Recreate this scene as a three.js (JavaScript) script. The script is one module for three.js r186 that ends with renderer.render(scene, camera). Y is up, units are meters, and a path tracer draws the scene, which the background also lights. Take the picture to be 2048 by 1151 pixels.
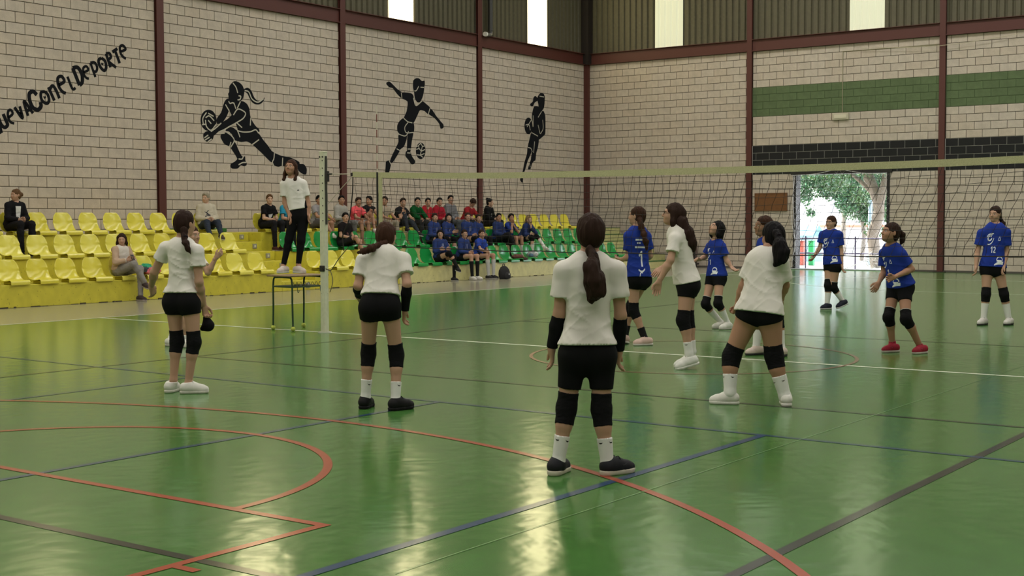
import * as THREE from 'three';
import { mergeGeometries } from 'three/addons/utils/BufferGeometryUtils.js';
import { RoundedBoxGeometry } from 'three/addons/geometries/RoundedBoxGeometry.js';
import { RectAreaLightUniformsLib } from 'three/addons/lights/RectAreaLightUniformsLib.js';
import { createNoise3D } from 'simplex-noise';

// ---------------------------------------------------------------- camera, sky, sun, exposure
const scene = new THREE.Scene();
const camera = new THREE.PerspectiveCamera(2 * Math.atan(575.5 / 2661.5) * 180 / Math.PI, 2048 / 1151, 0.05, 400);
camera.position.set(24.046, 1.4953, 37.6367);
camera.rotation.order = 'YXZ';
camera.rotation.set(-2.901 * Math.PI / 180, 35.767 * Math.PI / 180, -0.17 * Math.PI / 180);
camera.updateMatrixWorld();
scene.add(camera);
const renderer = new THREE.WebGLRenderer({ antialias: true });
renderer.toneMapping = THREE.LinearToneMapping;
renderer.toneMappingExposure = 0.93;
renderer.shadowMap.enabled = true;
RectAreaLightUniformsLib.init();
{ // pale summer sky, only seen through the open doorway
  const w = 64, h = 32, d = new Float32Array(w * h * 4);
  for (let j = 0; j < h; j++) for (let i = 0; i < w; i++) {
    const el = Math.max(0, (j + 0.5) / h * 2 - 1), k = (j * w + i) * 4;   // rows run from the bottom up
    const t = Math.pow(1 - el, 2.2);
    d[k] = 3.2 + 3.2 * t; d[k + 1] = 4.2 + 2.4 * t; d[k + 2] = 5.8 + 1.0 * t; d[k + 3] = 1;
  }
  const sky = new THREE.DataTexture(d, w, h, THREE.RGBAFormat, THREE.FloatType);
  sky.mapping = THREE.EquirectangularReflectionMapping; sky.magFilter = THREE.LinearFilter; sky.minFilter = THREE.LinearFilter; sky.needsUpdate = true;
  scene.background = sky;
}
const sun = new THREE.DirectionalLight(new THREE.Color(1, 0.95, 0.86), 22);
sun.position.set(-30, 42, -16); sun.target.position.set(9, 0, -6); sun.castShadow = true;
sun.shadow.mapSize.set(2048, 2048); Object.assign(sun.shadow.camera, { left: -60, right: 60, top: 60, bottom: -60, near: 1, far: 160 });
scene.add(sun, sun.target);
const STRIP_LEFT = 5.0, STRIP_RIGHT = 0.46, SKYLIGHT = 5.5;                 // radiance of the translucent panels

// ---------------------------------------------------------------- helpers
let seed = 7;
const rnd = () => (seed = (seed * 1664525 + 1013904223) >>> 0) / 4294967296;
const noise3 = createNoise3D(rnd);
const lin = (r, g, b) => new THREE.Color().setRGB(r, g, b);
const taken = {};
function numbered(n) { const k = taken[n] = (taken[n] ?? -1) + 1; return k ? n + '_' + String(k).padStart(3, '0') : n; }
function mesh(name, geo, material, parent) { const m = new THREE.Mesh(geo, material); m.name = parent && parent !== scene ? name : numbered(name); m.castShadow = m.receiveShadow = true; (parent || scene).add(m); return m; }
function group(name, pos = [0, 0, 0], turn = 0) { const g = new THREE.Group(); g.name = numbered(name); g.position.set(...pos); g.rotation.y = turn; scene.add(g); return g; }
function tag(o, label, category, grp) { o.userData.label = label; o.userData.category = category; if (grp) o.userData.group = grp; return o; }
function structure(o, label, category) { o.userData.kind = 'structure'; if (label) { o.userData.label = label; o.userData.category = category; } return o; }
const std = (color, roughness = 0.8, more = {}) => new THREE.MeshStandardMaterial({ color, roughness, ...more });
const phys = (color, roughness, more = {}) => new THREE.MeshPhysicalMaterial({ color, roughness, ...more });
function bx(x0, x1, y0, y1, z0, z1) { const g = new THREE.BoxGeometry(x1 - x0, y1 - y0, z1 - z0); g.translate((x0 + x1) / 2, (y0 + y1) / 2, (z0 + z1) / 2); return g; }
function rbx(x0, x1, y0, y1, z0, z1, r = 0.01, s = 2) { const g = new RoundedBoxGeometry(x1 - x0, y1 - y0, z1 - z0, s, r); g.translate((x0 + x1) / 2, (y0 + y1) / 2, (z0 + z1) / 2); return g; }
function flat(g) { const o = g.index ? g.toNonIndexed() : g; for (const k of Object.keys(o.attributes)) if (!['position', 'normal', 'uv'].includes(k)) o.deleteAttribute(k); return o; }
function merge(list) { return mergeGeometries(list.map(flat)); }
function bar(a, b, r, seg = 8) { const A = new THREE.Vector3(...a), B = new THREE.Vector3(...b), L = A.distanceTo(B); const g = new THREE.CylinderGeometry(r, r, L, seg, 1); g.applyQuaternion(new THREE.Quaternion().setFromUnitVectors(new THREE.Vector3(0, 1, 0), B.clone().sub(A).normalize())); g.translate(...A.add(B).multiplyScalar(0.5).toArray()); return g; }
function tube(pts, r, seg = 24, rad = 6) { return new THREE.TubeGeometry(new THREE.CatmullRomCurve3(pts.map(p => new THREE.Vector3(...p)), false, 'centripetal'), seg, r, rad, false); }
const ORD = ['first', 'second', 'third', 'fourth', 'fifth', 'sixth', 'seventh', 'eighth', 'ninth', 'tenth', 'eleventh', 'twelfth', 'thirteenth', 'fourteenth', 'fifteenth', 'sixteenth', 'seventeenth', 'eighteenth', 'nineteenth', 'twentieth'];
const ord = k => ORD[k] || ['twenty', 'thirty'][Math.floor((k + 1) / 10) - 2] + ((k + 1) % 10 ? '-' + ORD[(k + 1) % 10 - 1] : 'th');
function canvasTex(w, h, draw, srgb = true) { const c = document.createElement('canvas'); c.width = w; c.height = h; draw(c.getContext('2d'), w, h); const t = new THREE.CanvasTexture(c); if (srgb) t.colorSpace = THREE.SRGBColorSpace; t.magFilter = THREE.LinearFilter; return t; }
function noiseTex(n, fn, srgb, rx = 1, ry = 1) { const d = new Uint8Array(n * n * 4); for (let j = 0; j < n; j++) for (let i = 0; i < n; i++) { const v = fn(i / n, j / n), k = (j * n + i) * 4; const c = Array.isArray(v) ? v : [v, v, v]; for (let q = 0; q < 3; q++) d[k + q] = Math.max(0, Math.min(255, c[q] * 255)); d[k + 3] = 255; } const t = new THREE.DataTexture(d, n, n); t.wrapS = t.wrapT = THREE.RepeatWrapping; t.magFilter = THREE.LinearFilter; t.minFilter = THREE.LinearMipmapLinearFilter; t.generateMipmaps = true; if (srgb) t.colorSpace = THREE.SRGBColorSpace; t.repeat.set(rx, ry); t.needsUpdate = true; return t; }
// seamless noise on a torus
const tor = (u, v, f, o = 0) => { const a = u * Math.PI * 2, b = v * Math.PI * 2, q = f / 6.283; return 0.5 * (noise3(Math.cos(a) * q + o, Math.sin(a) * q, Math.cos(b) * q + 3 * o) + noise3(Math.sin(b) * q + o, Math.cos(a) * q + 9, Math.sin(a) * q + Math.cos(b) * q)); };
function boxUV(g, s = 1) { const p = g.attributes.position, n = g.attributes.normal, uv = new Float32Array(p.count * 2); for (let i = 0; i < p.count; i++) { const ax = Math.abs(n.getX(i)), ay = Math.abs(n.getY(i)), az = Math.abs(n.getZ(i)); const [u, v] = ay >= ax && ay >= az ? [p.getX(i), p.getZ(i)] : ax >= az ? [p.getZ(i), p.getY(i)] : [p.getX(i), p.getY(i)]; uv[2 * i] = u * s; uv[2 * i + 1] = v * s; } g.setAttribute('uv', new THREE.BufferAttribute(uv, 2)); return g; }

// ---------------------------------------------------------------- floor
const B = 0.2211, HALL_X = 34, HALL_Z = 50, ROOF = 11;
const floorBump = noiseTex(512, (u, v) => 0.5 + 0.34 * tor(u, v, 13) + 0.07 * tor(u, v, 34, 5), false);
const floorTone = noiseTex(512, (u, v) => { const n = 0.92 + 0.05 * tor(u, v, 9, 2) + 0.05 * tor(u, v, 60, 4); return [n, n, n]; }, true);
const floorMat = (color, rough = 0.165) => phys(color, rough, { map: floorTone, bumpMap: floorBump, bumpScale: 0.0019, specularIntensity: 1, ior: 1.52 });
const M = {
  court: floorMat(lin(0.068, 0.2, 0.043)), margin: floorMat(lin(0.34, 0.325, 0.245), 0.2),
  white: std(lin(0.66, 0.68, 0.55), 0.35), red: std(lin(0.33, 0.06, 0.03), 0.2), faded: std(lin(0.2, 0.085, 0.04), 0.25), blue: std(lin(0.016, 0.05, 0.12), 0.2), black: std(lin(0.014, 0.018, 0.013), 0.2),
};
const floor = structure(group('floor'), 'glossy green sports hall floor with coloured court lines', 'floor');
function floorPiece(name, x0, x1, z0, z1, m, y = 0) { const g = bx(x0, x1, y - 0.05, y, z0, z1); boxUV(g, 1 / 2.2); return mesh(name, g, m, floor); }
floorPiece('court_surface', 6.74, 27.4, 0, HALL_Z, M.court);
floorPiece('margin_surface', 0, 6.74, 0, HALL_Z, M.margin);
floorPiece('margin_surface', 27.4, HALL_X, 0, HALL_Z, M.margin);
const LY = 0.0015;
function strip(name, x0, z0, x1, z1, w, m, y = LY) { const dx = x1 - x0, dz = z1 - z0, l = Math.hypot(dx, dz), nx = -dz / l * w / 2, nz = dx / l * w / 2; const g = new THREE.BufferGeometry(); g.setAttribute('position', new THREE.Float32BufferAttribute([x0 + nx, y, z0 + nz, x1 + nx, y, z1 + nz, x1 - nx, y, z1 - nz, x0 - nx, y, z0 - nz], 3)); g.setAttribute('normal', new THREE.Float32BufferAttribute([0, 1, 0, 0, 1, 0, 0, 1, 0, 0, 1, 0], 3)); g.setAttribute('uv', new THREE.Float32BufferAttribute([0, 0, l, 0, l, 1, 0, 1], 2)); g.setIndex([0, 1, 2, 0, 2, 3]); return mesh(name, g, m, floor); }
function arcStrip(name, cx, cz, r, a0, a1, w, m, y = LY) { const g = new THREE.RingGeometry(r - w / 2, r + w / 2, 96, 1, a0, a1 - a0); g.rotateX(-Math.PI / 2); g.translate(cx, y, cz); return mesh(name, g, m, floor); }
strip('white_line', 6.74, 0.6, 6.74, 46, 0.05, M.white);
strip('white_line', 6.72, 24.61, 27.4, 24.61, 0.055, M.white, LY + 0.0004);
strip('white_line', 6.74, 4.6, 27.4, 4.6, 0.05, M.white);
strip('white_line', 15.5, 10.4, 18.7, 10.4, 0.04, M.white);
arcStrip('white_line', 15.5, 4.6, 5.8, Math.PI, Math.PI * 1.5, 0.04, M.white);
arcStrip('white_line', 18.7, 4.6, 5.8, Math.PI * 1.5, Math.PI * 2, 0.04, M.white);
strip('black_line', 12.58, 15.6, 12.58, 33.75, 0.05, M.black, LY + 0.0002);
strip('black_line', 21.56, 15.6, 21.56, 33.75, 0.06, M.black, LY + 0.0002);
strip('black_line', 12.55, 33.73, 21.59, 33.73, 0.06, M.black, LY + 0.0003);
strip('black_line', 12.55, 27.75, 26, 27.8, 0.05, M.black, LY + 0.0003);
strip('black_line', 12.55, 21.5, 21.6, 21.5, 0.05, M.black, LY + 0.0003);
strip('blue_line', 10.4, 29.0, 23.5, 29.22, 0.045, M.blue, LY + 0.0005);
strip('blue_line', 14.1, 29.05, 14.1, 36, 0.045, M.blue, LY + 0.0006);
strip('blue_line', 17.16, 29.1, 17.16, 36, 0.05, M.blue, LY + 0.0006);
strip('blue_line', 20.09, 29.16, 20.09, 36, 0.06, M.blue, LY + 0.0006);
strip('red_line', 14.7, 32.92, 19.53, 32.92, 0.055, M.red, LY + 0.0008);
strip('red_line', 19.5, 32.92, 19.5, 38.7, 0.055, M.red, LY + 0.0009);
strip('red_line', 14.7, 32.92, 14.7, 38.7, 0.055, M.red, LY + 0.0009);
strip('red_tick', 19.5, 33.86, 19.66, 33.86, 0.05, M.red, LY + 0.001);
arcStrip('red_arc', 17.1, 32.92, 1.76, 0, Math.PI, 0.055, M.red, LY + 0.0011);
arcStrip('red_arc', 17.1, 36.8, 6.42, 0.0, Math.PI, 0.055, M.red, LY + 0.0012);
arcStrip('red_arc', 17.1, 24.61, 1.77, 0, Math.PI * 2, 0.04, M.faded, LY + 0.0012);
strip('vinyl_seam', 20.38, 20, 20.38, 33.4, 0.006, phys(lin(0.16, 0.3, 0.12), 0.25), LY + 0.0013);
// ---------------------------------------------------------------- block walls
const blockTone = noiseTex(256, (u, v) => { const n = 0.93 + 0.05 * tor(u, v, 8, 1) + 0.035 * tor(u, v, 50, 3); return [n, n, n * 0.99]; }, true);
const blockBump = noiseTex(256, (u, v) => 0.5 + 0.3 * tor(u, v, 90, 6), false);
const creams = [[0.60, 0.52, 0.45], [0.615, 0.535, 0.462], [0.59, 0.515, 0.45], [0.61, 0.535, 0.472], [0.595, 0.51, 0.435]];
const blockMat = c => std(lin(...c), 0.9, { map: blockTone, bumpMap: blockBump, bumpScale: 0.0012 });
const creamMats = creams.map(blockMat), greenMats = [[0.115, 0.165, 0.078], [0.122, 0.175, 0.083]].map(blockMat), blackMats = [[0.011, 0.012, 0.013], [0.013, 0.013, 0.015]].map(blockMat);
const mortarMat = std(lin(0.05, 0.038, 0.026), 1), mortarLight = std(lin(0.42, 0.41, 0.38), 1), mortarGreen = std(lin(0.085, 0.125, 0.06), 1);
const blockCache = {};
function blockGeo(w, right, vr = 0) { // a chamfered block face, w wide; local x along the wall (along z for the left wall), front towards the room
  const key = Math.round(w * 1000) + (right ? 'r' : 'l') + vr; if (blockCache[key]) return blockCache[key];
  const h = B - 0.013, c = 0.004, d = 0.016, ww = w - 0.012;
  const pos = [], F = [[-ww / 2 + c, -h / 2 + c, d], [ww / 2 - c, -h / 2 + c, d], [ww / 2 - c, h / 2 - c, d], [-ww / 2 + c, h / 2 - c, d]], O = [[-ww / 2, -h / 2, d - c], [ww / 2, -h / 2, d - c], [ww / 2, h / 2, d - c], [-ww / 2, h / 2, d - c]], K = O.map(p => [p[0], p[1], 0]);
  const quad = (a, b, e, f) => pos.push(...a, ...b, ...e, ...a, ...e, ...f);
  quad(...F); for (let i = 0; i < 4; i++) { const j = (i + 1) % 4; quad(O[i], O[j], F[j], F[i]); quad(K[i], K[j], O[j], O[i]); }
  const g = new THREE.BufferGeometry(); g.setAttribute('position', new THREE.Float32BufferAttribute(pos, 3));
  g.computeVertexNormals(); boxUV(g, 0.6); { const uv = g.attributes.uv; for (let i = 0; i < uv.count; i++) uv.setXY(i, uv.getX(i) + vr * 0.371, uv.getY(i) + vr * 0.217); }
  if (!right) g.rotateY(Math.PI / 2);
  return blockCache[key] = g;
}
const inView = (() => { const f = new THREE.Frustum().setFromProjectionMatrix(new THREE.Matrix4().multiplyMatrices(camera.projectionMatrix, camera.matrixWorldInverse)); return p => f.containsPoint(p); })();
const wallLeft = structure(group('wall_left'), 'long cream painted concrete block wall with black murals', 'wall');
const wallRight = structure(group('wall_right'), 'cream block end wall with green and black painted bands', 'wall');
const DOOR = { x0: 7.44, x1: 10.36, y1: 13 * B };
function layBlocks(wall, right, bays, rows, colorOf, skip) {
  const list = [];
  for (const [s0, s1, joint, jrow] of bays) for (let r = rows[0]; r < rows[1]; r++) {
    const off = joint + ((r - jrow) % 2 ? B : 0);
    let a = off - Math.ceil((off - s0) / (2 * B)) * 2 * B;
    for (; a < s1 - 0.02; a += 2 * B) {
      let p = Math.max(a, s0), q = Math.min(a + 2 * B, s1);
      if (q - p < 0.04) continue;
      let segs = [[p, q]]; if (skip) segs = skip(segs, r);
      for (const [u, v] of segs) if (v - u > 0.04) list.push({ s: (u + v) / 2, w: v - u, r, c: colorOf(r, (u + v) / 2) });
    }
  }
  for (const b of list) { b.p = right ? new THREE.Vector3(b.s, (b.r + 0.5) * B, 0) : new THREE.Vector3(0, (b.r + 0.5) * B, b.s); b.d = b.p.distanceTo(camera.position) + (inView(b.p) ? 0 : 500) + (!right && b.r < 6 ? 300 : 0); }
  list.sort((x, y) => x.d - y.d);
  const rest = [];
  list.forEach((b, i) => {
    const set = b.c === 'g' ? greenMats : b.c === 'k' ? blackMats : creamMats, m = set[Math.floor(rnd() * set.length)];
    const g = blockGeo(b.w, right, Math.floor(rnd() * 7));
    if (i < 300) { const o = mesh('block', g, m, wall); o.position.copy(b.p).add(right ? new THREE.Vector3(0, 0, -0.016) : new THREE.Vector3(-0.016, 0, 0)); }
    else { const q = g.clone(); q.translate(...b.p.clone().add(right ? new THREE.Vector3(0, 0, -0.016) : new THREE.Vector3(-0.016, 0, 0)).toArray()); const col = m.color, n = q.attributes.position.count, ca = new Float32Array(n * 3); for (let k = 0; k < n; k++) { ca[3 * k] = col.r; ca[3 * k + 1] = col.g; ca[3 * k + 2] = col.b; } q.setAttribute('color', new THREE.BufferAttribute(ca, 3)); rest.push(q); }
  });
  if (rest.length) { const o = mesh('blocks', mergeGeometries(rest), std(0xffffff, 0.9, { vertexColors: true, map: blockTone, bumpMap: blockBump, bumpScale: 0.0012 }), wall); o.userData.kind = 'stuff'; }
}
// left wall, bays between the steel columns (positions along z)
layBlocks(wallLeft, false, [[0.06, 5.82, 25.23 * B, 28], [6.02, 11.74, 51.118 * B, 29], [11.94, 17.7, 79.0965 * B, 28], [17.92, 23.6, 96.976 * B, 25], [23.8, 29.5, 96.976 * B, 25]], [4, 30], () => 'c');
const XR = 1.379 * B;
layBlocks(wallRight, true, [[0.06, 5.86, XR, 29], [6.06, 11.79, XR + 26.533 * B, 29], [11.98, 17.7, 12.55, 29], [17.9, 23.6, 18.4, 29]], [0, 30], (r, s) => s > 6 ? (r >= 21 && r < 25 ? 'g' : r >= 13 && r < 17 ? 'k' : 'c') : 'c',
  (segs, r) => r < 13 ? segs.flatMap(([a, b]) => [[a, Math.min(b, DOOR.x0)], [Math.max(a, DOOR.x1), b]]).filter(([a, b]) => b > a) : segs);
// mortar and wall cores
const core = (wall, name, g, m) => mesh(name, g, m, wall);
core(wallLeft, 'mortar', bx(-0.3, -0.011, 0, 30 * B, 0, 29.6), mortarMat);
core(wallLeft, 'wall_core', bx(-0.3, -0.003, 0, 30 * B, 29.6, HALL_Z), creamMats[1]);
const RB = (x0, x1, y0, y1, m) => core(wallRight, 'mortar', bx(x0, x1, y0, y1, -0.3, -0.011), m);
RB(-0.3, 6, 0, 30 * B, mortarMat); RB(6, DOOR.x0, 0, DOOR.y1, mortarMat); RB(DOOR.x1, 23.7, 0, DOOR.y1, mortarMat);
RB(6, 23.7, 13 * B, 17 * B, mortarLight); RB(6, 23.7, 17 * B, 21 * B, mortarMat); RB(6, 23.7, 21 * B, 25 * B, mortarGreen); RB(6, 23.7, 25 * B, 30 * B, mortarMat);
core(wallRight, 'wall_core', bx(23.7, HALL_X + 0.3, 0, 30 * B, -0.3, -0.003), creamMats[1]);
structure(mesh('wall_far_side', bx(HALL_X, HALL_X + 0.3, 0, 7, 0, HALL_Z), creamMats[1]), 'plain cream wall of the hall out of the picture', 'wall');
structure(mesh('wall_rear', bx(-0.3, HALL_X + 0.3, 0, ROOF, HALL_Z, HALL_Z + 0.3), creamMats[1]), 'plain cream wall behind the viewer', 'wall');

// ---------------------------------------------------------------- steel frame, cladding, translucent panels, roof
const steel = std(lin(0.085, 0.021, 0.016), 0.55), steelDark = std(lin(0.02, 0.014, 0.012), 0.6);
const beamY0 = 30 * B, beamY1 = beamY0 + 0.36;
function column(pos, right, label, w = 0.2) {
  const o = group('steel_column', pos); structure(o, label, 'column');
  const flange = right ? bx(-w / 2, w / 2, 0, ROOF, 0.05, 0.065) : bx(0.05, 0.065, 0, ROOF, -w / 2, w / 2);
  const web = right ? bx(-0.008, 0.008, 0, ROOF, -0.2, 0.05) : bx(-0.2, 0.05, 0, ROOF, -0.008, 0.008);
  const back = right ? bx(-w / 2 + 0.005, w / 2 - 0.005, 0, ROOF, -0.02, -0.005) : bx(-0.02, -0.005, 0, ROOF, -w / 2 + 0.005, w / 2 - 0.005);
  mesh('flange', flange, steel, o); mesh('web', web, steel, o); mesh('rear_flange', back, steel, o);
  const plate = right ? bx(-0.16, 0.16, 0, 0.02, -0.05, 0.16) : bx(-0.05, 0.16, 0, 0.02, -0.16, 0.16); mesh('base_plate', plate, steelDark, o);
  return o;
}
const leftNames = ['in the hall corner', 'beyond the basketball player mural', 'between the volleyball and football murals', 'beside the painted lettering'];
leftNames.forEach((n, i) => i && column([0, 0, [0, 5.92, 11.84, 17.81][i]], false, 'rust red steel column on the long wall ' + n, 0.2));
column([0, 0, 23.7], false, 'rust red steel column left of the painted lettering'); column([0, 0, 29.6], false, 'rust red steel column on the long wall nearest the viewer');
{ const o = structure(group('steel_column', [0.06, 0, 0.06]), 'rust red steel column in the far corner of the hall', 'column'); mesh('shaft', bx(-0.06, 0.09, 0, beamY0, -0.06, 0.09), steel, o); mesh('upper_shaft', bx(-0.2, 0.16, beamY0, ROOF, -0.2, 0.16), steelDark, o); }
column([5.96, 0, 0], true, 'rust red steel column left of the doorway', 0.17); column([11.88, 0, 0], true, 'rust red steel column right of the doorway', 0.17); column([17.8, 0, 0], true, 'rust red steel column at the right end of the end wall', 0.17); column([23.7, 0, 0], true, 'rust red steel column beyond the right edge of the end wall', 0.17);
function beam(name, label, g1, g2, g3) { const o = structure(group(name), label, 'beam'); mesh('web', g1, steel, o); mesh('top_flange', g2, steel, o); mesh('bottom_flange', g3, steel, o); }
for (let i = 0; i < 5; i++) { const a = [0.16, 6.02, 11.94, 17.92, 23.8][i], b = [5.82, 11.74, 17.7, 23.6, 29.5][i]; beam('steel_beam', 'dark red steel beam along the top of the ' + ['basketball mural', 'football mural', 'volleyball mural', 'lettering', 'nearest long wall'][i] + ' bay', bx(0, 0.02, beamY0, beamY1, a, b), bx(-0.06, 0.1, beamY1 - 0.015, beamY1, a, b), bx(-0.06, 0.1, beamY0 - 0.002, beamY0 + 0.013, a, b)); }
for (let i = 0; i < 4; i++) { const a = [0.16, 6.05, 11.97, 17.9][i], b = [5.87, 11.79, 17.7, 23.6][i]; beam('steel_beam', 'dark red steel beam above the ' + ['far corner', 'doorway', 'right hand', 'outermost right'][i] + ' bay of the end wall', bx(a, b, beamY0, beamY1, 0, 0.02), bx(a, b, beamY1 - 0.015, beamY1, -0.06, 0.1), bx(a, b, beamY0 - 0.002, beamY0 + 0.013, -0.06, 0.1)); }
// ribbed sheets: profile run along s, stood up in y
function ribbed(s0, s1, y0, y1, right, depth = 0.035, pitch = 0.216, off = 0) {
  const prof = []; const k0 = Math.floor((s0 - off) / pitch), k1 = Math.ceil((s1 - off) / pitch);
  for (let k = k0; k <= k1; k++) for (const [f, d] of [[0, 0], [0.56, 0], [0.68, -depth], [0.88, -depth]]) { const s = off + (k + f) * pitch; if (s > s0 && s < s1) prof.push([s, d]); }
  prof.unshift([s0, prof.length ? prof[0][1] : 0]); prof.push([s1, prof[prof.length - 1][1]]);
  const pos = [], uv = []; for (let i = 0; i < prof.length - 1; i++) { const [a, da] = prof[i], [b, db] = prof[i + 1]; const P = right ? (s, y, d) => [s, y, d] : (s, y, d) => [d, y, s]; const q = right ? [P(a, y0, da), P(b, y0, db), P(b, y1, db), P(a, y1, da)] : [P(b, y0, db), P(a, y0, da), P(a, y1, da), P(b, y1, db)]; const U = right ? [[a, y0], [b, y0], [b, y1], [a, y1]] : [[b, y0], [a, y0], [a, y1], [b, y1]]; for (const t of [0, 1, 2, 0, 2, 3]) { pos.push(...q[t]); uv.push(...U[t]); } }
  const g = new THREE.BufferGeometry(); g.setAttribute('position', new THREE.Float32BufferAttribute(pos, 3)); g.setAttribute('uv', new THREE.Float32BufferAttribute(uv, 2)); g.computeVertexNormals(); return g;
}
const cladMat = std(lin(0.12, 0.108, 0.066), 0.6, { side: THREE.DoubleSide, map: blockTone });
const glowMat = (r, g, b) => std(lin(0.6, 0.6, 0.5), 0.5, { emissive: lin(r, g, b), emissiveIntensity: 1, side: THREE.DoubleSide });
const stripLeftMat = glowMat(STRIP_LEFT * 1.0, STRIP_LEFT * 0.86, STRIP_LEFT * 0.48), stripRightMat = glowMat(STRIP_RIGHT * 0.86, STRIP_RIGHT * 0.89, STRIP_RIGHT * 0.60);
const upperLeft = structure(group('wall_upper_left'), 'ribbed dark beige sheet cladding above the long wall', 'cladding'), upperRight = structure(group('wall_upper_right'), 'ribbed beige sheet cladding above the end wall', 'cladding');
function cladding(parent, right, s0, s1, strips, mat, rad, tint) {
  let a = s0; const segs = [];
  for (const [p, q] of strips) { segs.push([a, p, 0]); segs.push([p, q, 1]); a = q; } segs.push([a, s1, 0]);
  for (const [p, q, t] of segs) { if (q - p < 0.01) continue;
    for (let u = p; u < q - 1e-3;) { const v = t ? q : Math.min(q, u + (q - p) / Math.max(1, Math.round((q - p) / 3))); const g = ribbed(u, v, beamY1 - 0.01, ROOF, right, t ? 0.02 : 0.05); g.translate(right ? 0 : -0.06, 0, right ? -0.06 : 0); const o = mesh(t ? 'translucent_panel' : 'ribbed_panel', g, t ? mat : cladMat, parent); if (t) { o.castShadow = false; o.userData.label = 'bright translucent daylight panel'; const L = new THREE.RectAreaLight(tint, rad, q - p, ROOF - beamY1); L.position.set(right ? (p + q) / 2 : -0.04, (ROOF + beamY1) / 2, right ? -0.04 : (p + q) / 2); L.lookAt(right ? (p + q) / 2 : 5, (ROOF + beamY1) / 2, right ? 5 : (p + q) / 2); scene.add(L); } u = v; } }
  const back = right ? bx(s0 - 0.3, s1, beamY1 - 0.3, ROOF, -0.3, -0.12) : bx(-0.3, -0.12, beamY1 - 0.3, ROOF, s0, s1); mesh('cladding_core', back, steelDark, parent);
}
cladding(upperLeft, false, 0.1, HALL_Z, [[2.22, 3.3], [8.84, 9.87], [14.3, 15.5], [20.4, 21.5], [26.4, 27.5], [32.4, 33.5], [38.4, 39.5], [44.4, 45.5]], stripLeftMat, STRIP_LEFT * 0.6, lin(1, 0.86, 0.48));
cladding(upperRight, true, 0.1, HALL_X, [[2.59, 3.6], [9.11, 10.16], [15.4, 16.45], [21.6, 22.65], [27.8, 28.85]], stripRightMat, STRIP_RIGHT * 0.7, lin(0.92, 0.95, 0.66));
structure(mesh('wall_upper_far_side', bx(HALL_X, HALL_X + 0.3, 7, ROOF, 0, HALL_Z), cladMat), 'ribbed cladding of the far side wall out of the picture', 'cladding');
// roof deck with translucent skylight strips
const roofMat = std(lin(0.3, 0.29, 0.26), 0.8), ceiling = structure(group('ceiling'), 'sheet metal roof with translucent skylight strips', 'roof');
mesh('roof_deck', bx(-0.3, HALL_X + 0.3, ROOF + 0.06, ROOF + 0.2, -0.3, HALL_Z + 0.3), roofMat, ceiling);
for (const z of [5, 14, 23, 32, 41]) { const o = mesh('skylight', bx(3, 31, ROOF + 0.03, ROOF + 0.05, z - 0.9, z + 0.9), glowMat(SKYLIGHT * 0.3, SKYLIGHT * 0.3, SKYLIGHT * 0.27), ceiling); o.castShadow = false; const L = new THREE.RectAreaLight(lin(1, 0.945, 0.89), SKYLIGHT, 28, 1.8); L.position.set(17, ROOF + 0.02, z); L.lookAt(17, 0, z); scene.add(L); }
{ let a = 0; for (const z of [5, 14, 23, 32, 41, 52]) { mesh('roof_sheet', bx(0, HALL_X, ROOF, ROOF + 0.06, a, Math.min(HALL_Z, z - 0.9)), roofMat, ceiling); a = z + 0.9; } }
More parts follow.
